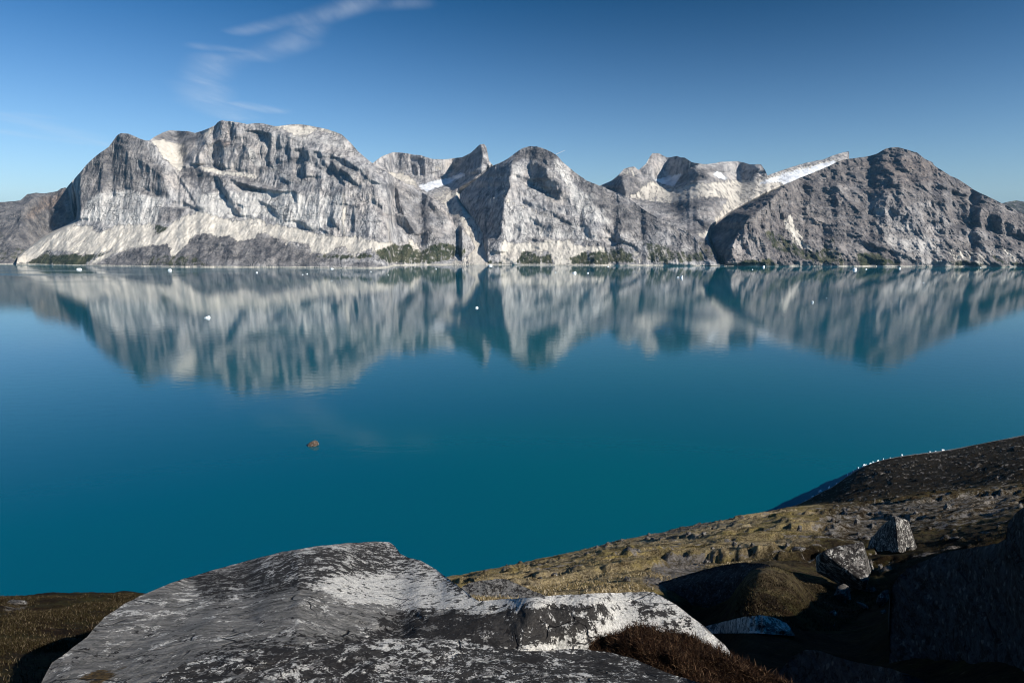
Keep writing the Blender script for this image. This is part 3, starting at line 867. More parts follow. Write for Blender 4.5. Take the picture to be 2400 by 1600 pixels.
# central pyramid
m3_bot = C([(690, 812), (760, 905), (850, 1035), (900, 1180), (935, 1300)]) + [(1139, 620.5)] + [p for p in SHORE if p[0] > 1139]
m3 = Relief("mountain", 1077, 1720, 1.2, 1.1,
            C([(690, 800), (700, 760), (720, 735), (800, 665), (900, 590), (990, 510), (1060, 480), (1140, 440), (1200, 390), (1270, 345), (1340, 326), (1400, 326), (1450, 340), (1520, 370), (1580, 402), (1600, 420), (1640, 470), (1750, 560), (1860, 640), (1990, 690)])
            + D([(480, 800), (640, 920), (800, 1010), (920, 1070), (1010, 1112), (1090, 1160), (1140, 1250), (1190, 1330), (1290, 1400), (1400, 1424)]),
            m3_bot, mixed_r(m2, 1139, 'left'), slope=47,
            slopes=[(C([(1100, 480), (1240, 360), (1400, 320), (1600, 410), (1560, 470), (1300, 440), (1180, 520)]), 38), (C([(1060, 1430), (1080, 1200), (1500, 1170), (2050, 1260), (2400, 1300), (2400, 1430)]), 35),
                    (C([(1320, 560), (1480, 480), (1640, 620), (1680, 780), (1600, 830), (1400, 720)]), 62), (D([(0, 560), (480, 800), (1090, 1160), (1300, 1400), (600, 1300), (200, 900)]), 40),
                    (C([(1110, 800), (1300, 870), (1560, 960), (1760, 1060), (1700, 1090), (1400, 960), (1100, 860)]), 32), (C([(1100, 980), (1500, 980), (1800, 1120), (1500, 1170), (1100, 1160)]), 60)],
            darks=[(C([(1140, 440), (1210, 415), (1170, 500), (1145, 650), (1160, 700), (1110, 800), (1090, 950), (1080, 1100), (1072, 1200), (1050, 1300), (900, 1300), (880, 1150), (820, 1020), (690, 850), (690, 740), (860, 630), (980, 520)]), 1.35),
                   (C([(1340, 600), (1400, 480), (1480, 520), (1500, 570), (1480, 640), (1560, 620), (1640, 680), (1660, 760), (1610, 820), (1520, 775), (1440, 700), (1390, 710)]), 1.1), (line(C, [(1550, 420), (1520, 540), (1480, 640), (1470, 700)], 1.6), 1.5),
                   (C([(1845, 1045), (1880, 1060), (1902, 1155), (1870, 1145)]), 1.4), (C([(2020, 1040), (2110, 1130), (2100, 1150), (2040, 1085)]), 1.2), (C([(2030, 1170), (2200, 1170), (2300, 1250), (2200, 1215)]), 1.0), (C([(1500, 880), (1560, 930), (1740, 1050), (1640, 1015), (1560, 965)]), 1.0),
                   (C([(1270, 800), (1380, 850), (1372, 890), (1280, 850)]), 1.0), (C([(1210, 580), (1350, 610), (1335, 650), (1240, 622)]), .9), (C([(1340, 980), (1420, 1000), (1480, 1080), (1420, 1050)]), .8), (C([(1190, 1050), (1240, 1040), (1230, 1100)]), .8), (C([(1360, 1180), (1480, 1190), (1500, 1210), (1380, 1205)]), .9),
                   (C([(1980, 860), (2020, 860), (2010, 920)]), .9), (C([(1580, 860), (1660, 920), (1680, 950), (1600, 900)]), .8), (C([(2260, 1180), (2330, 1260), (2380, 1330), (2300, 1260)]), 1.0), (C([(1550, 1080), (1640, 1130), (1700, 1150), (1600, 1120)]), .8)],
            masks={("mk", 0): [(C([(1080, 1190), (1200, 1210), (1400, 1220), (1540, 1170), (1640, 1190), (1700, 1180), (1800, 1240), (2000, 1250), (2110, 1315), (2050, 1280), (2065, 1410), (2045, 1410), (2030, 1330), (2000, 1320), (1975, 1410), (1950, 1410), (1950, 1350), (1905, 1290), (1850, 1290), (1900, 1405), (1880, 1405), (1800, 1290), (1825, 1400), (1805, 1400), (1740, 1320), (1785, 1410), (1570, 1415), (1520, 1290), (1455, 1270), (1455, 1390), (1440, 1390), (1420, 1290), (1300, 1300), (1200, 1400), (1080, 1400)]), .95),
                               (C([(1110, 800), (1300, 878), (1560, 965), (1500, 970), (1300, 900), (1110, 830)]), .7), (C([(2270, 1290), (2340, 1290), (2360, 1400), (2330, 1400)]), .7), (line(D, [(640, 1320), (650, 1370), (665, 1405)], 2.5), .9), (line(D, [(510, 1290), (560, 1350), (590, 1400)], 8), .75), (C([(1460, 690), (1560, 790), (1640, 840), (1500, 800)]), .6)],
                   ("mk2", 0): [0.15, (C([(1560, 400), (1640, 520), (1770, 710), (1740, 740), (1640, 620), (1590, 540), (1560, 470)]), .9), (C([(1700, 720), (1850, 760), (2100, 860), (2080, 1040), (1850, 1000), (1750, 900)]), .65), (C([(1100, 800), (1500, 960), (1850, 1050), (2000, 1180), (1700, 1170), (1300, 1180), (1100, 1180)]), .5), (C([(1150, 520), (1200, 480), (1300, 560), (1200, 640)]), .45)],
                   ("mk", 3): [0.12, (C([(1200, 390), (1400, 326), (1600, 405), (1540, 450), (1300, 440), (1180, 480)]), .8), (C([(1400, 440), (1560, 480), (1640, 640), (1650, 800), (1500, 770), (1380, 640)]), .45), (D([(0, 570), (230, 690), (480, 800), (800, 1010), (1090, 1160), (1250, 1400), (900, 1350), (640, 1200), (420, 1120), (260, 960), (120, 800), (0, 680)]), .55), (C([(1480, 820), (1800, 1060), (1660, 1040), (1500, 920)]), .45)],
                   ("mk", 1): [(C([(1200, 1410), (1260, 1300), (1350, 1290), (1420, 1330), (1510, 1300), (1570, 1410)]), .74), (C([(940, 1370), (1110, 1380), (1130, 1412), (940, 1412)]), .74), (C([(1700, 1330), (1900, 1290), (2060, 1280), (2060, 1412), (1720, 1412)]), .74), (D([(290, 1405), (310, 1270), (420, 1260), (520, 1310), (560, 1405)]), .74), (D([(600, 1190), (760, 1210), (950, 1290), (1160, 1300), (1180, 1390), (680, 1405), (640, 1290)]), .6)]},
            noise=((22, 230, 230, 6, False, "all"), (-26, 130, 380, 5, True, "all"), (13, 90, 260, 5, True, "cliff"), (6, 26, 100, 4, True, "cliff"), (11, 60, 60, 5, True, "soft")), mat=MAT_MTN, bottom_skirt=(60, 260), dark_k=1.5,
            wings=[(C([(1240, 370), (1215, 405), (1175, 500), (1150, 640), (1163, 700), (1112, 800), (1092, 950), (1082, 1100), (1072, 1205), (1060, 1320), (1055, 1420)]), 2.0, 545, 578)])
tag(m3.ob, kind="structure")

# great walled massif on the left
m1_sil = [(38, 621)] + A([(170, 1290), (250, 1010), (330, 900), (430, 850), (520, 810), (590, 740), (612, 705), (660, 650), (730, 572), (790, 500), (850, 440), (920, 385), (1000, 330), (1040, 275), (1075, 225), (1110, 207), (1180, 210), (1240, 235), (1290, 258), (1330, 270), (1370, 272), (1420, 240), (1500, 197), (1560, 181), (1650, 182), (1740, 190), (1790, 205), (1840, 190), (1900, 168), (1960, 140), (1978, 130), (2000, 105), (2020, 92)]) \
    + B([(470, 88), (560, 95), (590, 102), (640, 110), (700, 120), (760, 115), (830, 113), (900, 130), (960, 142), (1000, 140), (1050, 130), (1120, 124), (1180, 122), (1240, 128), (1300, 140), (1440, 170), (1570, 215), (1650, 290), (1720, 370), (1800, 440), (1870, 490), (1960, 545), (2080, 620), (2170, 670), (2270, 730)]) \
    + C([(400, 775), (440, 800), (540, 890), (640, 990), (720, 1080), (790, 1160), (838, 1245)])
m1_bot = [p for p in SHORE if 38 < p[0] < 1075] + [(38, 622)] + C([(700, 1402), (740, 1345), (800, 1302), (840, 1255)])
m1 = Relief("mountain", 38, 1114, 1.2, 1.1, m1_sil, m1_bot, mixed_r(m2, 1075, 'right'), slope=56,
            slopes=[(A([(0, 1440), (60, 1390), (430, 1120), (690, 985), (900, 1040), (1420, 1030), (1700, 950), (1900, 940), (2352, 1010), (2352, 1440)]), 33), (B([(0, 1440), (0, 1050), (260, 930), (640, 1000), (800, 980), (1000, 1050), (1330, 1130), (1600, 1170), (2070, 1220), (2352, 1240), (2352, 1440)]), 33),
                    (A([(1380, 270), (1480, 170), (1760, 170), (1980, 120), (1900, 260), (1840, 330), (1690, 420), (1700, 500), (1640, 560), (1560, 500), (1480, 400)]), 30), (B([(240, 520), (420, 528), (640, 570), (860, 625), (640, 610), (420, 590)]), 28),
                    (B([(600, 100), (960, 120), (1180, 100), (1500, 170), (1660, 280), (1800, 430), (1600, 360), (1350, 300), (1150, 250), (900, 180), (760, 180)]), 28), (B([(1300, 300), (1660, 300), (1880, 480), (2270, 720), (2352, 800), (2352, 1000), (2000, 700), (1500, 400)]), 40),
                    (B([(380, 90), (1000, 180), (1300, 480), (1000, 560), (640, 560), (240, 500)]), 66), (A([(730, 580), (1060, 240), (1400, 500), (1540, 760), (1040, 760), (730, 960)]), 66), (C([(0, 640), (440, 800), (840, 1250), (300, 1230), (160, 900)]), 47)],
            darks=[(A([(690, 620), (735, 560), (730, 985), (690, 1000)]), 1.9), (A([(1675, 492), (1700, 410), (1830, 325), (1900, 235), (1900, 300), (1830, 400), (1825, 502), (1760, 490)]), 1.6),
                   (B([(380, 210), (430, 110), (465, 88), (472, 200), (445, 265), (400, 290)]), 1.5), (B([(395, 320), (460, 270), (500, 400), (485, 480), (510, 545), (440, 525), (390, 500)]), 1.4), (B([(552, 200), (568, 108), (603, 108), (606, 230), (560, 272)]), 1.4), (B([(625, 380), (690, 308), (705, 360), (645, 450), (640, 562), (605, 540)]), 1.4),
                   (B([(500, 340), (610, 300), (600, 420), (540, 540), (510, 480)]), .7), (B([(780, 185), (910, 190), (922, 260), (892, 312), (858, 230)]), 1.1), (B([(868, 440), (920, 320), (905, 460), (932, 500), (905, 522)]), 1.2), (B([(955, 450), (1005, 385), (995, 480)]), 1.0), (B([(1060, 340), (1110, 330), (1090, 460)]), .9), (B([(1150, 540), (1190, 430), (1262, 480), (1260, 605), (1195, 605)]), 1.2),
                   (B([(1180, 370), (1255, 335), (1300, 490), (1240, 455)]), 1.2), (B([(1340, 370), (1392, 380), (1435, 525), (1390, 485)]), 1.3), (B([(1300, 430), (1350, 440), (1370, 520), (1330, 520)]), .9), (B([(1460, 435), (1525, 520), (1615, 700), (1560, 655), (1500, 560)]), 1.1), (B([(1535, 520), (1640, 580), (1730, 695), (1660, 655), (1600, 595)]), 1.3), (B([(1480, 420), (1600, 430), (1760, 560), (1620, 510)]), .8),
                   (B([(410, 590), (452, 620), (505, 720), (565, 830), (645, 965), (600, 965), (540, 860), (450, 700)]), 1.7), (B([(545, 615), (640, 660), (860, 712), (1010, 735), (860, 745), (660, 712)]), 1.1), (B([(2050, 690), (2090, 720), (2100, 850), (2150, 960), (2245, 1120), (2200, 1145), (2140, 1000), (2080, 860)]), 1.5),
                   (B([(1140, 1010), (1220, 1010), (1310, 1115), (1250, 1085)]), 1.1), (B([(1460, 970), (1500, 1000), (1570, 1115), (1500, 1050)]), 1.2), (line(B, [(15, 530), (130, 690), (260, 905)], 2.2), 2.0), (A([(1015, 350), (1060, 280), (1150, 340), (1200, 440), (1195, 560), (1240, 620), (1180, 720), (1100, 700), (1020, 620), (1010, 480)]), .55),
                   (A([(1270, 440), (1380, 510), (1500, 600), (1545, 760), (1480, 800), (1380, 740), (1300, 700), (1290, 560)]), .6), (A([(900, 500), (950, 480), (940, 750), (900, 740)]), .7), (A([(1030, 600), (1080, 600), (1060, 780), (1030, 760)]), .8), (A([(1690, 830), (1780, 870), (1780, 890), (1700, 890)]), .9), (A([(1060, 230), (1110, 207), (1140, 300), (1080, 290)]), .8),
                   (B([(280, 770), (420, 705), (430, 720), (330, 770)]), .9), (B([(110, 520), (240, 500), (300, 560), (180, 600)]), .6), (B([(880, 850), (960, 900), (990, 980), (930, 930)]), .8), (B([(790, 810), (870, 850), (920, 870), (830, 850)]), .9), (B([(400, 790), (440, 850), (420, 830)]), 1.0), (B([(600, 850), (690, 870), (640, 890)]), .9), (B([(490, 940), (560, 1000), (520, 985)]), .9),
                   (B([(1360, 1060), (1460, 1130), (1520, 1140), (1400, 1110)]), .8), (B([(1600, 860), (1700, 860), (1640, 890)]), .8), (B([(1660, 960), (1700, 950), (1690, 1130), (1665, 1100)]), .8), (B([(2000, 940), (2120, 960), (2200, 1100), (2120, 1060)]), .8), (B([(1000, 600), (1090, 660), (1040, 650)]), .9), (B([(1090, 700), (1170, 760), (1160, 860), (1120, 780)]), .8), (C([(380, 800), (520, 920), (560, 1080), (500, 1000)]), .6),
                   (B([(1840, 780), (1980, 900), (1960, 920), (1850, 830)]), .7), (B([(190, 1210), (330, 1180), (560, 1160), (420, 1240)]), .5), (B([(420, 1290), (560, 1220), (520, 1290)]), .6), (A([(880, 1080), (950, 1050), (940, 1115)]), .6), (B([(1700, 520), (1850, 640), (2000, 680), (1850, 670)]), .7)],
            masks={("mk", 0): [(A([(50, 1412), (150, 1330), (250, 1240), (430, 1130), (640, 1020), (690, 1000), (720, 1060), (860, 1050), (870, 1100), (930, 1115), (1040, 1060), (1200, 1040), (1420, 1040), (1420, 1130), (1250, 1230), (1100, 1260), (850, 1325), (700, 1320), (600, 1290), (480, 1270), (420, 1290), (270, 1395), (180, 1412)]), .85),
                               (A([(1250, 1220), (1420, 1140), (1560, 1050), (1700, 960), (1850, 930), (2010, 1010), (2352, 1020), (2352, 1170), (2150, 1190), (2150, 1160), (2000, 1150), (1830, 1120), (1750, 1190), (1600, 1330), (1570, 1310), (1590, 1230), (1400, 1230), (1150, 1275), (950, 1360), (830, 1428), (770, 1428), (900, 1350), (1100, 1265)]), 1), (line(A, [(590, 1300), (560, 1370), (620, 1440)], 3), .9), (line(A, [(480, 1270), (380, 1340), (290, 1405)], 4), .9), (line(A, [(460, 1265), (330, 1330), (210, 1405)], 5), .8),
                               (B([(0, 1060), (260, 930), (470, 990), (640, 1010), (800, 980), (850, 1020), (1000, 1050), (1200, 1085), (1330, 1135), (1500, 1150), (1600, 1160), (1750, 1170), (1850, 1190), (2060, 1225), (1960, 1290), (1900, 1330), (1870, 1260), (1720, 1310), (1560, 1240), (1420, 1310), (1300, 1300), (1250, 1220), (1080, 1200), (950, 1150), (830, 1120), (740, 1150), (600, 1195), (560, 1160), (400, 1150), (300, 1120), (230, 1140), (100, 1260), (20, 1340), (0, 1340)]), .95),
                               (B([(1580, 1150), (1620, 1160), (1660, 1290), (1720, 1340), (1820, 1385), (1700, 1365), (1630, 1300)]), 1), (B([(2180, 1165), (2225, 1300), (2235, 1410), (2250, 1330), (2275, 1410), (2285, 1410), (2290, 1330), (2330, 1340), (2250, 1220)]), 1), (line(B, [(920, 1140), (1000, 1190), (1100, 1240), (1350, 1340)], 5), 1), (line(B, [(1820, 1190), (1860, 1280), (1900, 1360)], 3), .9), (line(B, [(1900, 1190), (1960, 1280), (1980, 1340)], 3), .8), (line(B, [(2020, 1200), (2040, 1350)], 3), .8), (line(B, [(600, 1180), (480, 1260), (270, 1385)], 3), .8), (line(C, [(340, 1210), (400, 1310)], 2), .7),
                               (B([(240, 520), (420, 528), (520, 558), (640, 570), (780, 598), (860, 622), (640, 606), (460, 585), (330, 560)]), 1), (B([(780, 180), (960, 142), (1050, 130), (1180, 122), (1300, 140), (1440, 170), (1580, 218), (1500, 225), (1350, 172), (1310, 190), (1250, 245), (1150, 235), (1040, 175), (900, 160)]), .8), (line(B, [(1590, 760), (1590, 900), (1600, 1140)], 7), .95), (A([(1385, 272), (1500, 265), (1660, 300), (1690, 310), (1650, 380), (1700, 392), (1820, 318), (1900, 230), (1900, 180), (1978, 135), (1950, 200), (1850, 300), (1690, 410), (1680, 470), (1700, 505), (1640, 550), (1560, 490), (1480, 400), (1420, 310)]), .95),
                               (line(C, [(300, 660), (450, 800), (640, 1000), (800, 1190)], 3.5), .6)],
                   ("mk2", 0): [0.12, (A([(740, 1000), (830, 780), (1030, 740), (1250, 730), (1500, 820), (1420, 1040), (1000, 1050), (860, 1000)]), .75), (B([(240, 780), (430, 740), (560, 860), (640, 970), (480, 960), (300, 1000), (240, 880)]), .95), (B([(540, 760), (840, 740), (1040, 715), (1180, 760), (1480, 1000), (1340, 1100), (1000, 1040), (860, 960), (660, 980), (600, 820)]), .75), (B([(1180, 760), (1580, 760), (1620, 1140), (1480, 1060), (1300, 900)]), .5), (B([(690, 290), (800, 420), (870, 560), (780, 520), (700, 400)]), .6), (B([(1040, 180), (1320, 200), (1600, 260), (1700, 380), (1400, 300), (1150, 260)]), .45), (B([(920, 460), (1160, 660), (1060, 640), (930, 540)]), .6)],
                   ("mk2", 1): [(B([(390, 250), (480, 260), (560, 290), (520, 330), (400, 300)]), .55), (B([(440, 90), (560, 95), (560, 250), (470, 250)]), .3), (B([(1880, 880), (2000, 960), (2060, 1020), (1920, 950)]), .45), (C([(500, 860), (760, 1130), (800, 1180), (600, 1000)]), .4)],
                   ("mk", 3): [0.06, (B([(0, 1430), (0, 1350), (230, 1140), (330, 1120), (580, 1160), (560, 1200), (830, 1125), (950, 1150), (1200, 1300), (1500, 1365), (1900, 1390), (2040, 1450)]), .72), (A([(830, 1430), (1150, 1280), (1420, 1230), (1750, 1190), (1830, 1120), (2150, 1160), (2352, 1200), (2352, 1440)]), .7), (A([(730, 580), (1060, 230), (1300, 260), (1500, 560), (1560, 800), (1400, 790), (1200, 730), (1030, 740), (830, 780), (730, 980)]), 0.66), (B([(380, 100), (620, 120), (900, 190), (1050, 330), (1280, 480), (1250, 620), (1000, 560), (640, 560), (250, 500)]), 0.2), (B([(1180, 340), (1500, 420), (1700, 680), (1560, 680), (1350, 520)]), .45), (A([(1060, 225), (1110, 205), (1290, 255), (1200, 330)]), .7), (A([(1400, 250), (1560, 180), (1740, 190), (1880, 230), (1700, 370), (1600, 290)]), .45),
                               (C([(0, 640), (440, 800), (840, 1250), (560, 1240), (300, 1230), (160, 900)]), .45), (B([(90, 500), (300, 540), (420, 600), (400, 700), (220, 740), (120, 640)]), .5), (A([(1460, 870), (1780, 830), (1560, 1050), (1430, 1040)]), .5), (B([(550, 610), (860, 640), (1030, 740), (700, 720)]), .4)],
                   ("mk", 1): [(A([(230, 1410), (460, 1265), (430, 1330), (700, 1310), (850, 1330), (1080, 1265), (860, 1360), (760, 1420), (300, 1412)]), .95), (A([(1420, 1140), (1425, 1030), (1560, 1085), (1480, 1120)]), .8), (A([(1250, 1420), (1500, 1300), (1600, 1330), (1780, 1320), (1900, 1420)]), .55), (B([(0, 1430), (20, 1350), (250, 1400), (500, 1430)]), .5), (B([(1250, 1310), (1500, 1320), (1700, 1330), (1780, 1300), (2000, 1390), (2240, 1415), (2240, 1340), (2070, 1215), (1870, 1290), (1900, 1350), (1500, 1370)]), .78), (C([(0, 1400), (60, 1280), (220, 1200), (340, 1300), (380, 1250), (520, 1210), (700, 1230), (760, 1280), (690, 1400)]), .74)],
                   ("mk", 2): [(A([(1790, 345), (1835, 312), (1822, 348)]), 1)]},
            noise=((20, 260, 260, 6, False, "all"), (-22, 140, 520, 5, True, "all"), (15, 75, 480, 5, True, "cliff"), (6, 24, 130, 4, True, "cliff"), (9, 60, 60, 5, True, "soft")), mat=MAT_MTN, bottom_skirt=(60, 260), dark_k=1.8,
            push=[(A([(0, 1440), (60, 1400), (150, 1330), (250, 1240), (430, 1128), (640, 1025), (692, 995), (704, 900), (690, 800), (640, 680), (500, 400), (-300, 400), (-300, 1440)]), 650)])
tag(m1.ob, kind="structure")

# brown mountain on the right
m5_sil = D([(-110 + 1350, 1100)]) if False else []
m5_sil = D([(1235, 1085), (1255, 1075), (1350, 990), (1480, 900), (1600, 840), (1700, 800), (1880, 700)]) + E([(150, 682), (300, 612), (440, 562), (560, 508), (640, 468), (700, 446), (775, 437), (870, 425), (940, 412), (1000, 395), (1040, 372), (1080, 350), (1130, 336), (1190, 335), (1240, 345), (1290, 360), (1370, 385), (1440, 440), (1510, 473), (1526, 500), (1600, 550), (1680, 600), (1740, 622), (1900, 730), (2050, 800), (2150, 850), (2300, 920), (2400, 965), (2800, 1120)])
m5_bot = D([(1235, 1165), (1270, 1250), (1310, 1330), (1350, 1400)]) + [(1698, 622.8)] + [p for p in SHORE if p[0] > 1698]
m5 = Relief("mountain", 1666, 2520, 1.3, 1.2, m5_sil, m5_bot, mixed_r(m4, 1698, 'left'), slope=38,
            slopes=[(E([(-250, 1300), (-200, 1000), (0, 780), (150, 690), (260, 800), (200, 1000), (-100, 1300)]), 54), (E([(1000, 400), (1300, 360), (1530, 500), (1300, 520)]), 46), (E([(950, 860), (1300, 820), (1620, 880), (1700, 1100), (1560, 1130), (1000, 1000)]), 52), (E([(1900, 900), (2400, 1100), (2400, 1200), (2000, 1100)]), 52), (E([(-400, 1440), (-300, 1340), (300, 1260), (800, 1280), (1300, 1400), (2600, 1330), (2800, 1440)]), 33)],
            darks=[(D([(1905, 685), (1700, 790), (1600, 830), (1480, 890), (1350, 980), (1200, 1080), (1200, 1170), (1250, 1250), (1290, 1330), (1340, 1410), (1430, 1380), (1428, 1260), (1500, 1105), (1580, 1000), (1720, 890), (1840, 765)]), 1.35),
                   (E([(1560, 690), (1700, 712), (1850, 790), (1920, 810), (1700, 765)]), 1.1), (E([(1050, 560), (1165, 560), (1135, 690), (1080, 685)]), .9), (E([(1115, 880), (1255, 960), (1180, 965)]), 1.0), (E([(1600, 800), (1800, 860), (1950, 900), (1935, 1080), (1720, 985), (1620, 900)]), .6), (E([(2030, 930), (2200, 1000), (2400, 1150), (2400, 1200), (2150, 1135), (2040, 1060)]), .8),
                   (E([(800, 1180), (1000, 1245), (1185, 1290), (1290, 1355), (1100, 1290), (900, 1235)]), 1.1), (E([(1350, 1330), (1520, 1395), (1380, 1358)]), 1.0), (E([(1600, 1150), (1725, 1275), (1650, 1245)]), .9), (D([(1680, 1000), (1765, 1110), (1700, 1065)]), .9), (E([(640, 600), (760, 620), (720, 680)]), .6), (E([(300, 700), (420, 690), (380, 760)]), .6), (E([(900, 600), (1040, 620), (960, 660)]), .6), (E([(1420, 800), (1560, 830), (1440, 850)]), .7), (E([(1200, 1250), (1240, 1260), (1230, 1300)]), .9), (E([(1560, 1060), (1640, 1120), (1600, 1130)]), .8), (E([(1440, 980), (1520, 1010), (1480, 1030)]), .8),
                   (E([(1830, 1100), (1960, 1170), (1900, 1165)]), .9), (E([(100, 920), (150, 930), (160, 1000), (120, 990)]), .9), (E([(720, 1060), (840, 1090), (780, 1100)]), .6), (E([(440, 880), (560, 960), (500, 960)]), .5), (E([(1700, 830), (1850, 840), (1800, 870)]), .7)],
            masks={("mk", 3): [0.64, (E([(950, 850), (1240, 950), (1300, 830), (1500, 830), (1610, 870), (1625, 985), (1710, 1050), (1640, 1100), (1560, 1130), (1660, 1260), (1650, 1330), (1720, 1432), (1280, 1432), (1150, 1310), (1100, 1200), (1000, 1090), (1010, 1000)]), .30), (D([(1430, 1250), (1500, 1110), (1620, 1100), (1680, 1180), (1780, 1250), (1700, 1300), (1640, 1385), (1530, 1385), (1440, 1345)]), .35), (D([(1600, 930), (1840, 730), (1990, 800), (1940, 920), (1700, 930)]), .5), (E([(300, 620), (700, 460), (900, 440), (1000, 480), (700, 620), (400, 720)]), .72), (E([(1700, 1000), (1950, 1080), (2080, 1200), (1900, 1200)]), .5), (E([(820, 1180), (1000, 1290), (1080, 1320), (940, 1290)]), .4)],
                   ("mk2", 0): [(E([(1010, 1040), (1300, 1040), (1560, 1200), (1650, 1330), (1700, 1430), (1300, 1420), (1130, 1280), (1100, 1200)]), .55), (E([(960, 860), (1200, 960), (1010, 1000)]), .35), (E([(1260, 840), (1580, 840), (1620, 980), (1280, 960)]), .3)],
                   ("mk2", 1): [0.16, (E([(850, 480), (1300, 380), (1500, 480), (1560, 560), (1300, 620), (1000, 560)]), .35), (E([(1200, 560), (1740, 630), (1500, 640), (1200, 680)]), .3), (E([(-100, 1000), (200, 800), (300, 1000), (100, 1100)]), .2)],
                   ("mk", 0): [(E([(130, 1000), (200, 950), (262, 1060), (335, 1180), (410, 1300), (310, 1265), (220, 1200), (170, 1090)]), .75), (E([(1640, 1255), (1760, 1270), (1900, 1290), (2110, 1415), (1980, 1420), (1720, 1420)]), .45), (E([(2050, 1210), (2400, 1380), (2400, 1425), (2220, 1420), (2100, 1300)]), .45), (line(E, [(235, 800), (420, 950), (520, 1070), (560, 1160), (640, 1240), (760, 1410)], 3), .8), (line(E, [(250, 900), (300, 1030), (380, 1160), (470, 1310)], 3), .7), (line(E, [(410, 1290), (470, 1400), (500, 1420)], 3), .8), (line(E, [(150, 1320), (175, 1420)], 2.5), .7), (line(E, [(600, 900), (680, 1010), (760, 1140), (900, 1290)], 3), .6), (line(E, [(870, 1360), (930, 1425)], 3), .7), (line(E, [(1900, 700), (1960, 780)], 2), 0.0), (line(E, [(830, 980), (900, 1100)], 2.5), .6)],
                   ("mk", 1): [(E([(-300, 1420), (-200, 1360), (20, 1350), (100, 1420)]), .8), (E([(-60, 1080), (60, 1100), (330, 1280), (470, 1290), (520, 1220), (660, 1280), (800, 1425), (560, 1425), (200, 1330), (40, 1260)]), .62), (E([(800, 1300), (900, 1310), (1000, 1300), (1270, 1415), (850, 1425)]), .85), (E([(1660, 1370), (1900, 1380), (2050, 1425), (1700, 1425)]), .8), (E([(1980, 1270), (2220, 1415), (2100, 1390)]), .75), (E([(2250, 1380), (2500, 1400), (2500, 1430), (2250, 1430)]), .8), (E([(480, 1100), (700, 1200), (640, 1260), (500, 1200)]), .4)]},
            noise=((26, 240, 240, 6, False, "all"), (-44, 150, 420, 6, True, "all"), (-14, 300, 46, 4, True, "all"), (14, 80, 160, 5, True, "cliff"), (7, 26, 70, 4, True, "cliff"), (15, 75, 50, 6, True, "soft")), mat=MAT_MTN, bottom_skirt=(60, 260), dark_k=1.4,
            wings=[(D([(1915, 680), (1840, 765), (1720, 890), (1580, 1000), (1500, 1105), (1428, 1260), (1432, 1380), (1440, 1430)]), 1.9, 598, 618)])
tag(m5.ob, kind="structure")

h6 = Relief("hill", 2300, 2760, 2.0, 1.6, [(2300, 492), (2340, 478), (2370, 471.5), (2384, 470.5), (2400, 473), (2480, 468), (2760, 500)], [(2300, 612), (2760, 612)], lambda x, y: 5200 + 0 * x, slope=28,
            masks={("mk", 3): [1.0], ("mk", 1): [0.5]}, darks=[([(2340, 476), (2420, 470), (2420, 530), (2340, 520)], 0.9)], noise=NOISE_MTN, mat=MAT_MTN)
tag(h6.ob, kind="structure")


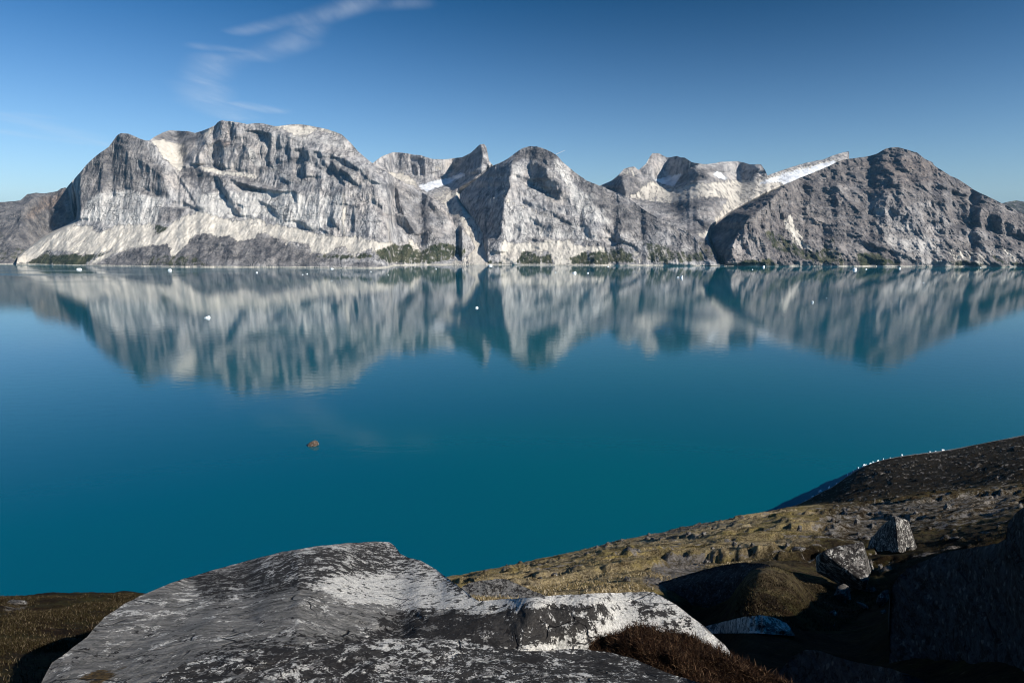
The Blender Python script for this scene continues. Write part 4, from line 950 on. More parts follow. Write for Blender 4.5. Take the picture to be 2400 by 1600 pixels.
# ------------------------------------------------------------------ the near shore: one sheet of ground round the camera
ST = {  # hidden ground at the right stations is raised so its shadow fills the hollow
    0: [(0.9, 2100), (1.6, 1850), (2.6, 1700), (4, 1605), (6, 1515), (8, 1455), (10, 1414), (11.5, 1408), (13.5, 1413), (18, 1440), (30, 1465), (60, 1480), (120, 1480), (200, 1470), (240, 1462), (320, 1462)],
    300: [(0.9, 2100), (1.6, 1880), (2.6, 1740), (4, 1640), (6, 1540), (8, 1465), (10, 1420), (13, 1394), (15, 1397), (22, 1430), (40, 1470), (90, 1480), (200, 1470), (240, 1458), (320, 1462)],
    700: [(0.9, 2100), (1.6, 1920), (2.6, 1790), (4, 1680), (6, 1590), (9, 1500), (13, 1455), (20, 1450), (40, 1455), (90, 1455), (200, 1445), (245, 1432), (320, 1440)],
    1060: [(0.9, 2100), (1.6, 1920), (2.6, 1790), (4, 1680), (6, 1570), (9, 1455), (12, 1414), (15, 1399), (20, 1389), (30, 1377), (50, 1365), (75, 1356), (95, 1353), (115, 1360), (150, 1385), (200, 1405), (255, 1404), (320, 1410)],
    1300: [(0.9, 2080), (1.6, 1900), (2.6, 1770), (4, 1660), (6, 1560), (9, 1455), (12, 1417), (15, 1400), (20, 1380), (30, 1355), (50, 1326), (75, 1308), (92, 1304), (115, 1310), (160, 1330), (220, 1345), (275, 1342), (340, 1350)],
    1500: [(0.9, 2000), (1.6, 1820), (2.6, 1680), (3.4, 1600), (4.2, 1555), (5.5, 1512), (8, 1460), (11, 1420), (15, 1385), (20, 1360), (30, 1322), (50, 1285), (75, 1263), (92, 1257), (115, 1262), (160, 1280), (220, 1290), (295, 1282), (370, 1290)],
    1630: [(0.9, 2000), (1.6, 1840), (2.6, 1720), (4, 1630), (6, 1580), (8, 1556), (10, 1538), (13, 1515), (16, 1470), (18, 1405), (20, 1372), (24, 1350), (30, 1326), (50, 1270), (75, 1240), (92, 1232), (115, 1238), (160, 1256), (220, 1265), (305, 1255), (390, 1262)],
    1700: [(0.9, 2000), (1.6, 1850), (2.6, 1740), (4, 1650), (6, 1590), (8, 1560), (10, 1535), (13, 1500), (16, 1440), (18, 1385), (20, 1362), (24, 1342), (30, 1318), (50, 1258), (75, 1226), (92, 1217), (115, 1222), (160, 1240), (220, 1248), (315, 1233), (390, 1240)],
    1765: [(0.9, 2000), (1.6, 1860), (2.6, 1760), (4, 1670), (6, 1600), (8, 1545), (10, 1490), (12, 1430), (13.5, 1370), (14.5, 1342), (16, 1345), (18, 1362), (21, 1356), (30, 1308), (48, 1256), (72, 1218), (93, 1207), (115, 1209), (150, 1222), (200, 1228), (260, 1222), (325, 1212), (400, 1218)],
    1860: [(0.9, 2000), (1.6, 1870), (2.6, 1790), (4, 1710), (6, 1620), (8, 1555), (10, 1490), (12, 1428), (13.5, 1372), (14.5, 1342), (16, 1346), (18, 1360), (21, 1350), (30, 1306), (45, 1258), (70, 1208), (95, 1190), (115, 1188), (135, 1198), (180, 1206), (240, 1203), (300, 1190), (338, 1181), (410, 1186)],
    1930: [(0.9, 2000), (1.6, 1870), (2.6, 1795), (4, 1715), (6, 1630), (8, 1565), (10, 1508), (13, 1443), (16, 1404), (20, 1372), (30, 1316), (45, 1258), (68, 1211), (95, 1187), (117, 1183), (140, 1194), (190, 1197), (260, 1180), (310, 1161), (358, 1145), (430, 1150)],
    2000: [(0.9, 2000), (1.6, 1870), (2.6, 1800), (4, 1720), (6, 1640), (8, 1575), (10, 1520), (13, 1455), (17, 1412), (22, 1375), (30, 1322), (45, 1258), (65, 1215), (95, 1183), (120, 1178), (145, 1188), (200, 1182), (270, 1150), (330, 1120), (394, 1095), (470, 1099)],
    2200: [(0.9, 2000), (1.6, 1870), (2.6, 1790), (4, 1710), (6, 1620), (8, 1500), (10, 1410), (13, 1368), (17, 1345), (22, 1325), (30, 1290), (45, 1235), (65, 1195), (95, 1160), (120, 1150), (150, 1158), (210, 1148), (280, 1110), (360, 1075), (430, 1051), (510, 1056)],
    2400: [(0.9, 2000), (1.6, 1850), (2.6, 1770), (4, 1690), (6, 1520), (8, 1400), (10, 1335), (13, 1298), (17, 1275), (22, 1262), (30, 1248), (45, 1205), (65, 1170), (95, 1142), (125, 1132), (170, 1128), (230, 1095), (320, 1055), (400, 1028), (468, 1012), (560, 1016)],
    3300: [(0.9, 1950), (2.6, 1700), (4, 1560), (6, 1350), (8, 1230), (10, 1160), (13, 1115), (17, 1095), (25, 1080), (45, 1070), (95, 1060), (170, 1010), (300, 960), (468, 935), (620, 950)],
}
BACK = {  # bearing: (radius, height relative to the eye)
    78: [(0.9, -1.6), (4, -1.3), (8, -1.5), (14, -2.0), (25, -3), (60, -4), (200, 5), (420, 68), (800, 110)],
    122: [(0.9, -1.6), (4, -1.2), (8, 0.0), (14, 2.0), (25, 5.0), (60, 14), (200, 45), (800, 110)],
    180: [(0.9, -1.6), (4, -1.2), (8, -0.6), (14, 1), (25, 4), (60, 12), (200, 40), (700, 100)],
    230: [(0.9, -1.6), (4, -1.8), (8, -2.0), (14, -3), (25, -5), (60, -8), (200, -10), (700, -20)],
    285: [(0.9, -1.7), (4, -2.6), (8, -4.6), (14, -8.5), (25, -17), (60, -42), (200, -125), (280, -150), (700, -155)],
}
FOV = 54.0
NR = 640
LQ = np.linspace(math.log(0.9), math.log(640.0), NR)
QR = np.exp(LQ)
st_px = sorted(ST)
st_tan = np.array([((p - 1200) / F) / 0.945 for p in st_px])
st_z = []
for p in st_px:
    a = np.array(ST[p], float)
    row = np.interp(LQ, np.log(a[:, 0]), a[:, 1])
    kk = np.exp(-0.5 * (np.arange(-9, 10) / 4.0) ** 2)
    row = np.convolve(np.pad(row, 9, mode='edge'), kk / kk.sum(), 'valid')
    z = QR * K(row)
    z = np.where(QR > a[-1, 0], np.minimum(z, -CAM_H - 2.0 - 0.03 * (QR - a[-1, 0])) if p < 3000 else z, z)
    st_z.append(z)
st_z = np.array(st_z)


def cubic(xs, ys, x):
    """smooth interpolation of rows of ys given at xs"""
    i = np.clip(np.searchsorted(xs, x) - 1, 0, len(xs) - 2)
    h = xs[i + 1] - xs[i]
    t = ((x - xs[i]) / h)[:, None]
    d = np.gradient(ys, xs, axis=0)
    a, b = ys[i], ys[i + 1]
    da, db = d[i] * h[:, None] * 0.8, d[i + 1] * h[:, None] * 0.8
    return (2 * t ** 3 - 3 * t ** 2 + 1) * a + (t ** 3 - 2 * t ** 2 + t) * da + (-2 * t ** 3 + 3 * t ** 2) * b + (t ** 3 - t ** 2) * db


ang_front = np.radians(np.concatenate([np.linspace(-FOV, -40, 22)[:-1], np.linspace(-40, 40, 860), np.linspace(40, FOV, 30)[1:]]))
tx = np.tan(ang_front)
txc = np.clip(tx, st_tan[0] - 0.5, st_tan[-1])
zf = cubic(st_tan, st_z, np.clip(txc, st_tan[0], st_tan[-1]))
ang_back = np.radians(np.linspace(FOV, 360 - FOV, 130)[1:-1])
bk_a = [math.radians(FOV)] + [math.radians(b) for b in sorted(BACK)] + [math.radians(360 - FOV)]
rq = QR / math.cos(math.radians(FOV))
bk_z = [zf[-1]] + [np.interp(np.log(rq), np.log([p[0] for p in BACK[b]]), [p[1] for p in BACK[b]]) for b in sorted(BACK)] + [zf[0]]
zb = np.array([np.interp(ang_back, bk_a, np.array(bk_z)[:, i]) for i in range(NR)]).T
X = np.concatenate([tx[:, None] * QR[None], np.sin(ang_back)[:, None] * rq[None]], 0)
Y = np.concatenate([np.ones_like(tx)[:, None] * QR[None], np.cos(ang_back)[:, None] * rq[None]], 0)
Zr = np.concatenate([zf, zb], 0)
dist = np.hypot(X, Y)
nz = 0.05 * fbm(X / 0.5, Y / 0.5, X * 0, 4) * np.clip(dist / 3, 0.3, 1)
nz = nz + 0.22 * fbm(X / 2.6, Y / 2.6, X * 0 + 3, 4) * np.clip((dist - 3) / 9, 0, 1)
nz = nz + 0.7 * fbm(X / 11, Y / 7, X * 0 + 7, 5) * np.clip((dist - 14) / 35, 0, 1)
nz = nz + 2.0 * fbm(X / 40, Y / 26, X * 0 + 9, 4) * np.clip((dist - 110) / 80, 0, 1)
nz = nz + 1.6 * np.clip(fbm(X / 9, Y / 7, X * 0 + 21, 4) - 0.1, 0, 1) * np.clip((dist - 140) / 60, 0, 1)
nz = nz + 1.0 * np.clip(fbm(X / 3.2, Y / 3.2, X * 0 + 31, 3) - 0.25, 0, 1) * 2 * np.clip((dist - 140) / 60, 0, 1)
# boulder fields: sharp little bumps where stones stick out of the turf
st = np.clip(fbm(X / 1.9, Y / 1.9, X * 0 + 13, 3) - 0.30, 0, 1) * np.clip((dist - 16) / 20, 0, 1)
nz = nz + 1.7 * st
nz = nz + 0.13 * fbm(X / 0.7, Y / 0.7, X * 0 + 41, 4) * np.clip((dist - 6) / 6, 0, 1)
# low rock steps across the slope
stp = fbm(X / 9 + 0.25 * fbm(X / 3, Y / 3, X * 0, 3), Y / 4.5, X * 0 + 51, 4)
nz = nz + 0.75 * (np.clip((stp - 0.02) / 0.07, 0, 1) - 0.5) * np.clip((dist - 18) / 20, 0, 1) * np.clip(fbm(X / 26, Y / 26, X * 0 + 61, 2) * 2.5 + 0.45, 0, 1)
nz = nz * np.clip((Zr + CAM_H) / 6.0, 0.15, 1)
Zr = Zr + nz
gpx = 1200 + F * (X / np.maximum(Y, 0.05)) * 0.945
vv = Zr / np.maximum(Y, 0.05)
gpy = 800 - F * (vv * CP + SP) / (CP - vv * SP)
gpx = 1200 + F * (X / np.maximum(Y, 0.05)) * (CP + (800 - gpy) / F * SP)
front = np.zeros_like(X, bool)
front[:len(tx)] = True
ochre = Raster(-100, 2500, 980, 1620, 2.0)
ochre.poly([(1000, 1420), (1030, 1330), (1500, 1230), (1900, 1160), (2010, 1200), (1880, 1270), (1800, 1330), (1640, 1370), (1500, 1430)], 1.0)
ochre.poly([(1720, 1380), (1760, 1325), (1900, 1330), (1960, 1380), (1860, 1400), (1760, 1400)], 0.2)
ochre.poly([(1900, 1190), (2100, 1160), (2420, 1120), (2420, 1230), (2200, 1270), (1960, 1290)], 0.16)
ochre.blur(16)
rockm = Raster(-100, 2500, 980, 1620, 2.0, base=0.0)
rockm.poly([(1490, 1370), (1530, 1320), (1600, 1300), (1690, 1300), (1640, 1350), (1560, 1390)], 0.8)
rockm.poly([(1500, 1275), (1520, 1235), (1640, 1215), (1730, 1215), (1600, 1262)], 0.55)
rockm.poly([(1880, 1240), (1960, 1180), (2150, 1160), (2400, 1130), (2400, 1200), (2200, 1240), (2000, 1280)], 0.55)
rockm.poly([(1880, 1175), (2000, 1090), (2400, 1010), (2400, 1060), (2150, 1110), (2000, 1150)], 0.34)
rockm.poly([(1330, 1298), (1480, 1258), (1540, 1238), (1660, 1212), (1750, 1205), (1750, 1215), (1660, 1223), (1540, 1250), (1480, 1271), (1330, 1311)], 0.8)
rockm.poly([(1280, 1330), (1320, 1330), (1320, 1360), (1280, 1360)], 0.5)
rockm.poly([(0, 1400), (70, 1405), (70, 1430), (0, 1440)], 0.7)
rockm.blur(8)
mk = np.zeros(X.shape + (4,))
mk[..., 0] = np.where(front, ochre.at(gpx, gpy), 0.1)
mk[..., 1] = np.where(front & (dist > 5), np.maximum(rockm.at(gpx, gpy), np.maximum(0.9 * np.clip(st * 6, 0, 1), 0.75 * np.exp(-((stp - 0.055) / 0.04) ** 2) * np.clip((dist - 18) / 20, 0, 1))), 0.25)
shade_tint = Raster(-100, 2500, 980, 1620, 2.0)  # shade painted into the ground: shore slope, hollow, rock foot, band above hummock
shade_tint.poly([(1830, 1190), (1900, 1150), (2000, 1088), (2420, 995), (2420, 1128), (2200, 1150), (2000, 1178), (1900, 1186)], 1.0)
shade_tint.poly([(1500, 1450), (1640, 1475), (1860, 1490), (2010, 1478), (2090, 1455), (2090, 1620), (1500, 1620)], 0.6)
shade_tint.poly([(2080, 1380), (2100, 1290), (2300, 1220), (2420, 1200), (2420, 1300), (2100, 1400)], 0.5)
shade_tint.poly([(1560, 1372), (1700, 1312), (1900, 1284), (1930, 1308), (1800, 1328), (1740, 1350), (1560, 1400)], 0.8)
shade_tint.blur(6)
mk[..., 3] = np.where(front, shade_tint.at(gpx, gpy) * np.where((gpy < 1195) & (gpx > 1800), np.clip((dist - 150) / 40, 0, 1), 1.0), 0.0)
mk[..., 2] = np.clip((3.2 - (Zr + CAM_H)) / 1.6, 0, 1)
na = X.shape[0]
gf = grid_faces(na, NR)
i = np.arange(NR - 1)
seam = np.stack([(na - 1) * NR + i, i, i + 1, (na - 1) * NR + i + 1], -1)
gv = np.stack([X, Y, Zr + CAM_H], -1)
cap0 = len(gv.reshape(-1, 3))
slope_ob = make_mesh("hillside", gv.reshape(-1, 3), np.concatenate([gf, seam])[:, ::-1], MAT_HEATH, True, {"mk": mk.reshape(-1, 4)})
tag(slope_ob, kind="structure")


def ground_Y(px, py):
    """forward distance of the ground seen at a photo position (first hit from the camera)"""
    tn = ((px - 1200) / F) / (CP + (800 - py) / F * SP)
    j = int(np.argmin(np.abs(tx - tn)))
    row = gpy[j]
    hit = np.nonzero(row <= py)[0]
    return float(QR[hit[0]]) if len(hit) else float(QR[-1])


# ------------------------------------------------------------------ ice-smoothed rock outcrops in the foreground
MAT_WHALE = near_rock_material("lichened_gneiss", black=0.6, white=0.6, tone=(0.185, 0.180, 0.172), scale=1.25)
MAT_SLAB = near_rock_material("speckled_gneiss", black=0.85, white=0.75, tone=(0.15, 0.145, 0.14), scale=2.0, mossy=0.1)
MAT_SHADE = near_rock_material("shade_dark_gneiss", black=0.95, white=0.15, tone=(0.05, 0.05, 0.055), scale=1.0)  # darker gneiss copy, the shadow on these rocks put into its tone
MAT_BOULDER = near_rock_material("boulder_stone", black=1.1, white=0.55, tone=(0.18, 0.17, 0.16), scale=0.8)
MAT_STONE = near_rock_material("weathered_stone", black=0.6, white=0.15, tone=(0.13, 0.12, 0.11), scale=1.2)

# long whaleback that runs on into a white block with a steep right end
a1_sil = [(40, 1700), (60, 1672), (97, 1598), (122, 1552), (158, 1527), (204, 1491), (222, 1469), (245, 1445), (301, 1409), (342, 1389), (408, 1363), (474, 1343), (536, 1325), (602, 1307), (679, 1289), (730, 1281), (781, 1275), (857, 1269), (895, 1268), (912, 1270), (925, 1278), (938, 1297), (959, 1306), (985, 1312), (1023, 1335), (1054, 1358), (1084, 1379), (1104, 1396), (1122, 1407),
          (1179, 1404), (1250, 1399), (1306, 1394), (1383, 1390), (1459, 1388), (1510, 1386), (1531, 1387), (1554, 1399), (1584, 1415), (1615, 1440), (1648, 1465), (1673, 1488), (1699, 1511), (1719, 1536), (1735, 1570)]
a1 = Relief("rock_outcrop", 44, 1733, 1.3, 1.1, a1_sil, [(40, 1702), (1210, 1640), (1735, 1600)], lambda x, y: 2.62 + 0.35 * np.clip((500 - x) / 450, 0, 1) + 1.25 * np.clip((x - 700) / 600, 0, 1) + 0.15 * np.clip((x - 1560) / 170, 0, 1) + 0 * y, slope=-18, slope_soft=22,
            slopes=[([(40, 1720), (40, 1560), (210, 1470), (310, 1400), (420, 1360), (420, 1430), (260, 1560), (160, 1720)], -12), ([(560, 1345), (900, 1290), (1060, 1370), (900, 1372), (640, 1360)], -14), ([(600, 1440), (1060, 1420), (1100, 1470), (900, 1480), (620, 1470)], -8),
                    ([(660, 1400), (760, 1370), (860, 1376), (780, 1410)], -6), ([(400, 1640), (600, 1480), (1000, 1480), (1000, 1660)], -19),
                    ([(960, 1660), (980, 1420), (1080, 1395), (1560, 1384), (1760, 1640)], -13), ([(1040, 1670), (1060, 1400), (1560, 1384), (1760, 1640)], -8), ([(1110, 1670), (1125, 1410), (1560, 1384), (1760, 1640)], -1),
                    ([(1190, 1430), (1560, 1384), (1760, 1540), (1760, 1640), (1180, 1680), (1190, 1500)], 8), ([(1060, 1440), (1140, 1396), (1250, 1390), (1560, 1376), (1590, 1410), (1420, 1403), (1250, 1416), (1130, 1440)], -13), ([(1230, 1432), (1420, 1425), (1420, 1540), (1230, 1540)], 42), ([(1560, 1400), (1740, 1540), (1700, 1600), (1580, 1490)], 12)],
            darks=[([(60, 1700), (100, 1560), (220, 1470), (300, 1410), (360, 1400), (300, 1480), (200, 1640)], 0.18), ([(670, 1420), (720, 1392), (745, 1382), (720, 1400), (680, 1425)], 1.4), ([(850, 1448), (880, 1462), (880, 1475), (850, 1462)], 1.5), ([(980, 1432), (1010, 1450), (1000, 1460), (975, 1442)], 1.2), ([(590, 1440), (612, 1450), (606, 1462)], 1.2),
                   ([(1198, 1465), (1222, 1440), (1244, 1435), (1226, 1480), (1220, 1530), (1202, 1530)], 0.6), ([(1255, 1430), (1330, 1420), (1340, 1470), (1250, 1500)], .35), ([(500, 1390), (640, 1360), (660, 1366), (520, 1404)], .5), ([(420, 1470), (500, 1440), (510, 1450), (440, 1485)], .8)],
            dark_k=1.2, dark_soft=3, hp=40,
            noise=((0.10, 1.6, 0.9, 5, False, "all"), (0.035, 0.35, 0.2, 5, False, "all"), (0.02, 0.9, 0.14, 4, True, "all")), back=(0.25, 0.7, 1.5, 3.0), back_slope=52, sil_noise=(2.4, 26.0), foot=0.0, mat=MAT_WHALE, warp=(12, 40), mask_soft=9,
            masks={("mk", 0): [0.36, ([(720, 1370), (820, 1340), (980, 1320), (1130, 1400), (1130, 1430), (960, 1420), (800, 1400)], 1.0), ([(600, 1300), (920, 1265), (1060, 1350), (1000, 1360), (620, 1360)], 0.72), ([(900, 1265), (930, 1268), (960, 1310), (905, 1290)], 1.0), ([(300, 1420), (600, 1340), (560, 1400), (330, 1470)], 0.45),
                               ([(1130, 1400), (1560, 1384), (1740, 1560), (1560, 1560), (1180, 1540)], 0.80), ([(1560, 1400), (1730, 1550), (1600, 1540), (1500, 1440)], 1.0), ([(1240, 1396), (1500, 1384), (1400, 1400), (1250, 1412)], 1.0), ([(1320, 1480), (1420, 1470), (1410, 1540), (1300, 1540)], .98), ([(1100, 1410), (1240, 1400), (1240, 1430), (1100, 1440)], .85)],
                   ("mk", 1): [0.16, ([(430, 1350), (640, 1300), (900, 1268), (1050, 1350), (960, 1340), (800, 1352), (740, 1375), (480, 1400)], 0.70), ([(960, 1320), (1060, 1350), (1120, 1400), (1060, 1390)], 0.6), ([(880, 1440), (1000, 1425), (1200, 1430), (1210, 1510), (900, 1505)], 0.72), ([(560, 1500), (900, 1480), (1000, 1510), (700, 1530), (440, 1560)], 0.6),
                               ([(1030, 1450), (1200, 1425), (1330, 1415), (1420, 1410), (1430, 1455), (1330, 1500), (1220, 1515), (1040, 1510)], 0.86), ([(1210, 1440), (1240, 1440), (1225, 1530), (1205, 1530)], 1.0), ([(1440, 1410), (1560, 1400), (1640, 1470), (1500, 1470)], 0.45), ([(1290, 1495), (1400, 1490), (1400, 1540), (1290, 1540)], 0.3)],
                   ("mk", 2): [0.0, ([(520, 1520), (700, 1490), (880, 1485), (1000, 1500), (760, 1530), (540, 1550)], 0.55), ([(110, 1600), (230, 1560), (330, 1540), (360, 1550), (240, 1610)], 0.75)]})
tag(a1.ob, "long whaleback rock with black and white lichen, ending right in a steep rounded shoulder", "rock outcrop")

# nearest slab along the lower edge
b_sil = [(330, 1640), (380, 1580), (420, 1560), (500, 1534), (602, 1519), (690, 1511), (781, 1505), (857, 1498), (985, 1493), (1087, 1501), (1153, 1513), (1219, 1525), (1281, 1524), (1332, 1519), (1378, 1522), (1434, 1529), (1485, 1542), (1510, 1554), (1561, 1574), (1600, 1587), (1643, 1600), (1700, 1640)]
b_ = Relief("rock_outcrop", 335, 1695, 1.5, 1.3, b_sil, [(330, 1760), (1700, 1760)], lambda x, y: 1.95 + 0 * x + 0 * y, slope=-16, slope_soft=10,
            slopes=[([(1220, 1540), (1500, 1560), (1640, 1600), (1600, 1640), (1300, 1570)], -22), ([(500, 1545), (900, 1520), (1100, 1530), (1000, 1570), (560, 1590)], -8)],
            darks=[([(560, 1580), (640, 1560), (700, 1550), (680, 1570), (600, 1592)], .8), ([(800, 1570), (860, 1545), (880, 1545), (840, 1580)], .9), ([(690, 1600), (760, 1582), (760, 1600)], .8)], dark_k=0.9, dark_soft=3, hp=40,
            noise=((0.045, 0.7, 0.4, 5, False, "all"), (0.02, 0.18, 0.1, 5, False, "all"), (0.02, 0.55, 0.09, 4, True, "all")), back=(0.1, 0.3, 0.8, 1.5), back_slope=50, sil_noise=(2.0, 30.0), foot=0.0, mat=MAT_SLAB, warp=(10, 36), mask_soft=8,
            masks={("mk", 0): [0.52, ([(850, 1500), (1100, 1500), (1200, 1540), (1000, 1560), (860, 1540)], 0.72), ([(1000, 1540), (1100, 1545), (1100, 1560), (1000, 1560)], 1.0), ([(1280, 1535), (1340, 1535), (1340, 1560), (1280, 1560)], 1.0), ([(1180, 1565), (1225, 1563), (1215, 1585), (1180, 1590)], 1.0)],
                   ("mk", 1): [0.55, ([(420, 1560), (700, 1512), (860, 1520), (700, 1570), (500, 1600)], 0.55), ([(1100, 1500), (1500, 1530), (1680, 1640), (1500, 1600), (1200, 1540)], 0.66), ([(860, 1500), (1000, 1495), (1100, 1510), (900, 1520)], .3)],
                   ("mk", 2): [0.0, ([(420, 1570), (560, 1545), (640, 1550), (560, 1580)], 0.5), ([(640, 1560), (760, 1545), (760, 1575), (650, 1590)], .45)]})
tag(b_.ob, "flat lichen-speckled slab along the bottom edge, nearest to the camera", "rock outcrop")

def ground_r(off=0.0):
    return lambda px, py: np.array([ground_Y(a, b) + off for a, b in zip(np.atleast_1d(px), np.atleast_1d(py))])


OUT_MASK = {("mk", 0): [0.45], ("mk", 1): [0.4]}


def outcrop(sil, bot, depth, slope, mat, label, amp=1.0, slopes=(), darks=(), masks=None, name="rock_outcrop", back_slope=48):
    xs = [p[0] for p in sil]
    r = Relief(name, min(xs), max(xs), 1.4, 1.2, sil, bot, depth, slope=slope, slope_soft=6, slopes=slopes, darks=darks, dark_k=1.2, dark_soft=2, hp=40,
               noise=((0.10 * amp, 1.4 * amp, 0.8 * amp, 5, False, "all"), (0.04 * amp, 0.35 * amp, 0.2 * amp, 5, False, "all"), (0.06 * amp, 0.9 * amp, 0.15 * amp, 4, True, "all")),
               back=(0.2 * amp, 0.6 * amp, 1.4 * amp, 3.0 * amp), back_slope=back_slope, sil_noise=(2.0, 20.0), foot=0.0, mat=mat, masks=masks or OUT_MASK, warp=(6, 24), mask_soft=4)
    tag(r.ob, label, "rock outcrop")
    return r


outcrop([(1066, 1400), (1085, 1372), (1110, 1362), (1176, 1355), (1188, 1357), (1215, 1368), (1250, 1384), (1275, 1394), (1300, 1408)], [(1066, 1425), (1300, 1425)],
        lambda x, y: 13.0 + 0 * x, 9, MAT_WHALE, "low purplish grey rock rising from the ochre turf just behind the long whaleback rock", 1.3, masks={("mk", 0): [0.2], ("mk", 1): [0.45]})
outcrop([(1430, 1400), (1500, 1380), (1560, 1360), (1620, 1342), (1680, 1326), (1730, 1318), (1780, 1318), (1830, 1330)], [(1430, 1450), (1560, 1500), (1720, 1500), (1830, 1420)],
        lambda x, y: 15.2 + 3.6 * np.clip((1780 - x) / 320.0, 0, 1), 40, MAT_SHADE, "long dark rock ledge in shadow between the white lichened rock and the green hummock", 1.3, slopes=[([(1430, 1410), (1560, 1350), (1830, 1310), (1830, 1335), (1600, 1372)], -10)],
        masks={("mk", 0): [0.15, ([(1716, 1395), (1738, 1388), (1738, 1432), (1706, 1426)], 1.0)], ("mk", 1): [0.45]})
outcrop([(1640, 1476), (1660, 1464), (1691, 1457), (1742, 1445), (1781, 1440), (1814, 1446), (1844, 1459), (1857, 1478), (1862, 1486)], [(1640, 1484), (1770, 1484), (1862, 1490)],
        ground_r(-0.15), 14, MAT_STONE, "small pale rock hump showing between dark shadow and the green hummock", 0.7, darks=[([(1768, 1480), (1800, 1462), (1838, 1480)], .9)], masks={("mk", 0): [0.75], ("mk", 1): [0.25]})
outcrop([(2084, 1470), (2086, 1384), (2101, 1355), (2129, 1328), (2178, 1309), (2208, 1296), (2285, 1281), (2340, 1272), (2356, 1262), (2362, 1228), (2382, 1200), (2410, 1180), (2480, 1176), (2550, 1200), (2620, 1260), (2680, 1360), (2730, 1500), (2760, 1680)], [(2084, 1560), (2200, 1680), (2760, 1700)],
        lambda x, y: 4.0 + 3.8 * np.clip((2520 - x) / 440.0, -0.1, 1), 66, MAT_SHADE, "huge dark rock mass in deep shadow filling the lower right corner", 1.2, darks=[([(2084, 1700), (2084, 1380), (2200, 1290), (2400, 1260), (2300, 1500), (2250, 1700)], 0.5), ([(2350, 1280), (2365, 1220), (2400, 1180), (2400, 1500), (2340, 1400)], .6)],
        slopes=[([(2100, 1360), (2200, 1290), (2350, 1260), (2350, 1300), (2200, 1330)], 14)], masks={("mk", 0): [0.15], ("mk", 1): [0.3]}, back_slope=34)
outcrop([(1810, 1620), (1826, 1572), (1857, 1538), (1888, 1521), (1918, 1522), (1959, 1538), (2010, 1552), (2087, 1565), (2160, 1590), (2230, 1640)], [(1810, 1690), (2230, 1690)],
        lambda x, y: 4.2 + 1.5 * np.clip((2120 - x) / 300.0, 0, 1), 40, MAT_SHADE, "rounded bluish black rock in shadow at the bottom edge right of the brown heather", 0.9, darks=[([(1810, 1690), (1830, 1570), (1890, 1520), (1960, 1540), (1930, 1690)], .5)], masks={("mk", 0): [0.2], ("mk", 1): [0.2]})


# ------------------------------------------------------------------ boulders
def rock_from_points(name, pts, mat, bevel=0.08, rough=0.05, cuts=3, seed=0, origin=None):
    bm = bmesh.new()
    P = [Vector(p) for p in pts]
    c = sum(P, Vector()) / len(P)
    size = max((p - c).length for p in P)
    for p in P:
        bm.verts.new(p)
    r = bmesh.ops.convex_hull(bm, input=bm.verts)
    bmesh.ops.delete(bm, geom=[v for v in bm.verts if not v.link_faces], context='VERTS')
    bmesh.ops.dissolve_limit(bm, angle_limit=math.radians(4), verts=bm.verts, edges=bm.edges)
    bmesh.ops.bevel(bm, geom=bm.edges[:] + bm.verts[:], offset=bevel * size, segments=2, profile=0.6, affect='EDGES', clamp_overlap=True)
    bmesh.ops.triangulate(bm, faces=bm.faces)
    for _ in range(cuts):
        big = [e for e in bm.edges if e.calc_length() > size * 0.09]
        if not big:
            break
        bmesh.ops.subdivide_edges(bm, edges=big, cuts=1)
        bmesh.ops.triangulate(bm, faces=[f for f in bm.faces if len(f.verts) > 3])
    bm.normal_update()
    V = np.array([v.co[:] for v in bm.verts])
    N = np.array([v.normal[:] for v in bm.verts])
    s = size
    n = fbm(V[:, 0] / (0.7 * s) + seed, V[:, 1] / (0.7 * s), V[:, 2] / (0.7 * s), 5) + 0.5 * fbm(V[:, 0] / (0.2 * s), V[:, 1] / (0.2 * s) + seed, V[:, 2] / (0.2 * s), 3, ridged=True)
    V = V + N * (n * rough * s)[:, None]
    for v, co in zip(bm.verts, V):
        v.co = co
    o = Vector(origin) if origin is not None else Vector((c.x, c.y, min(p.z for p in P)))
    bmesh.ops.translate(bm, verts=bm.verts, vec=-o)
    me = bpy.data.meshes.new(name)
    for f in bm.faces:
        f.smooth = True
    bm.to_mesh(me)
    bm.free()
    a = me.attributes.new("mk", 'FLOAT_COLOR', 'POINT')
    nv = len(me.vertices)
    a.data.foreach_set("color", np.tile([0.5, 0.45, 0.0, 1.0], nv).astype(np.float32))
    me.materials.append(mat)
    ob = bpy.data.objects.new(name, me)
    ob.location = o
    col.objects.link(ob)
    return ob


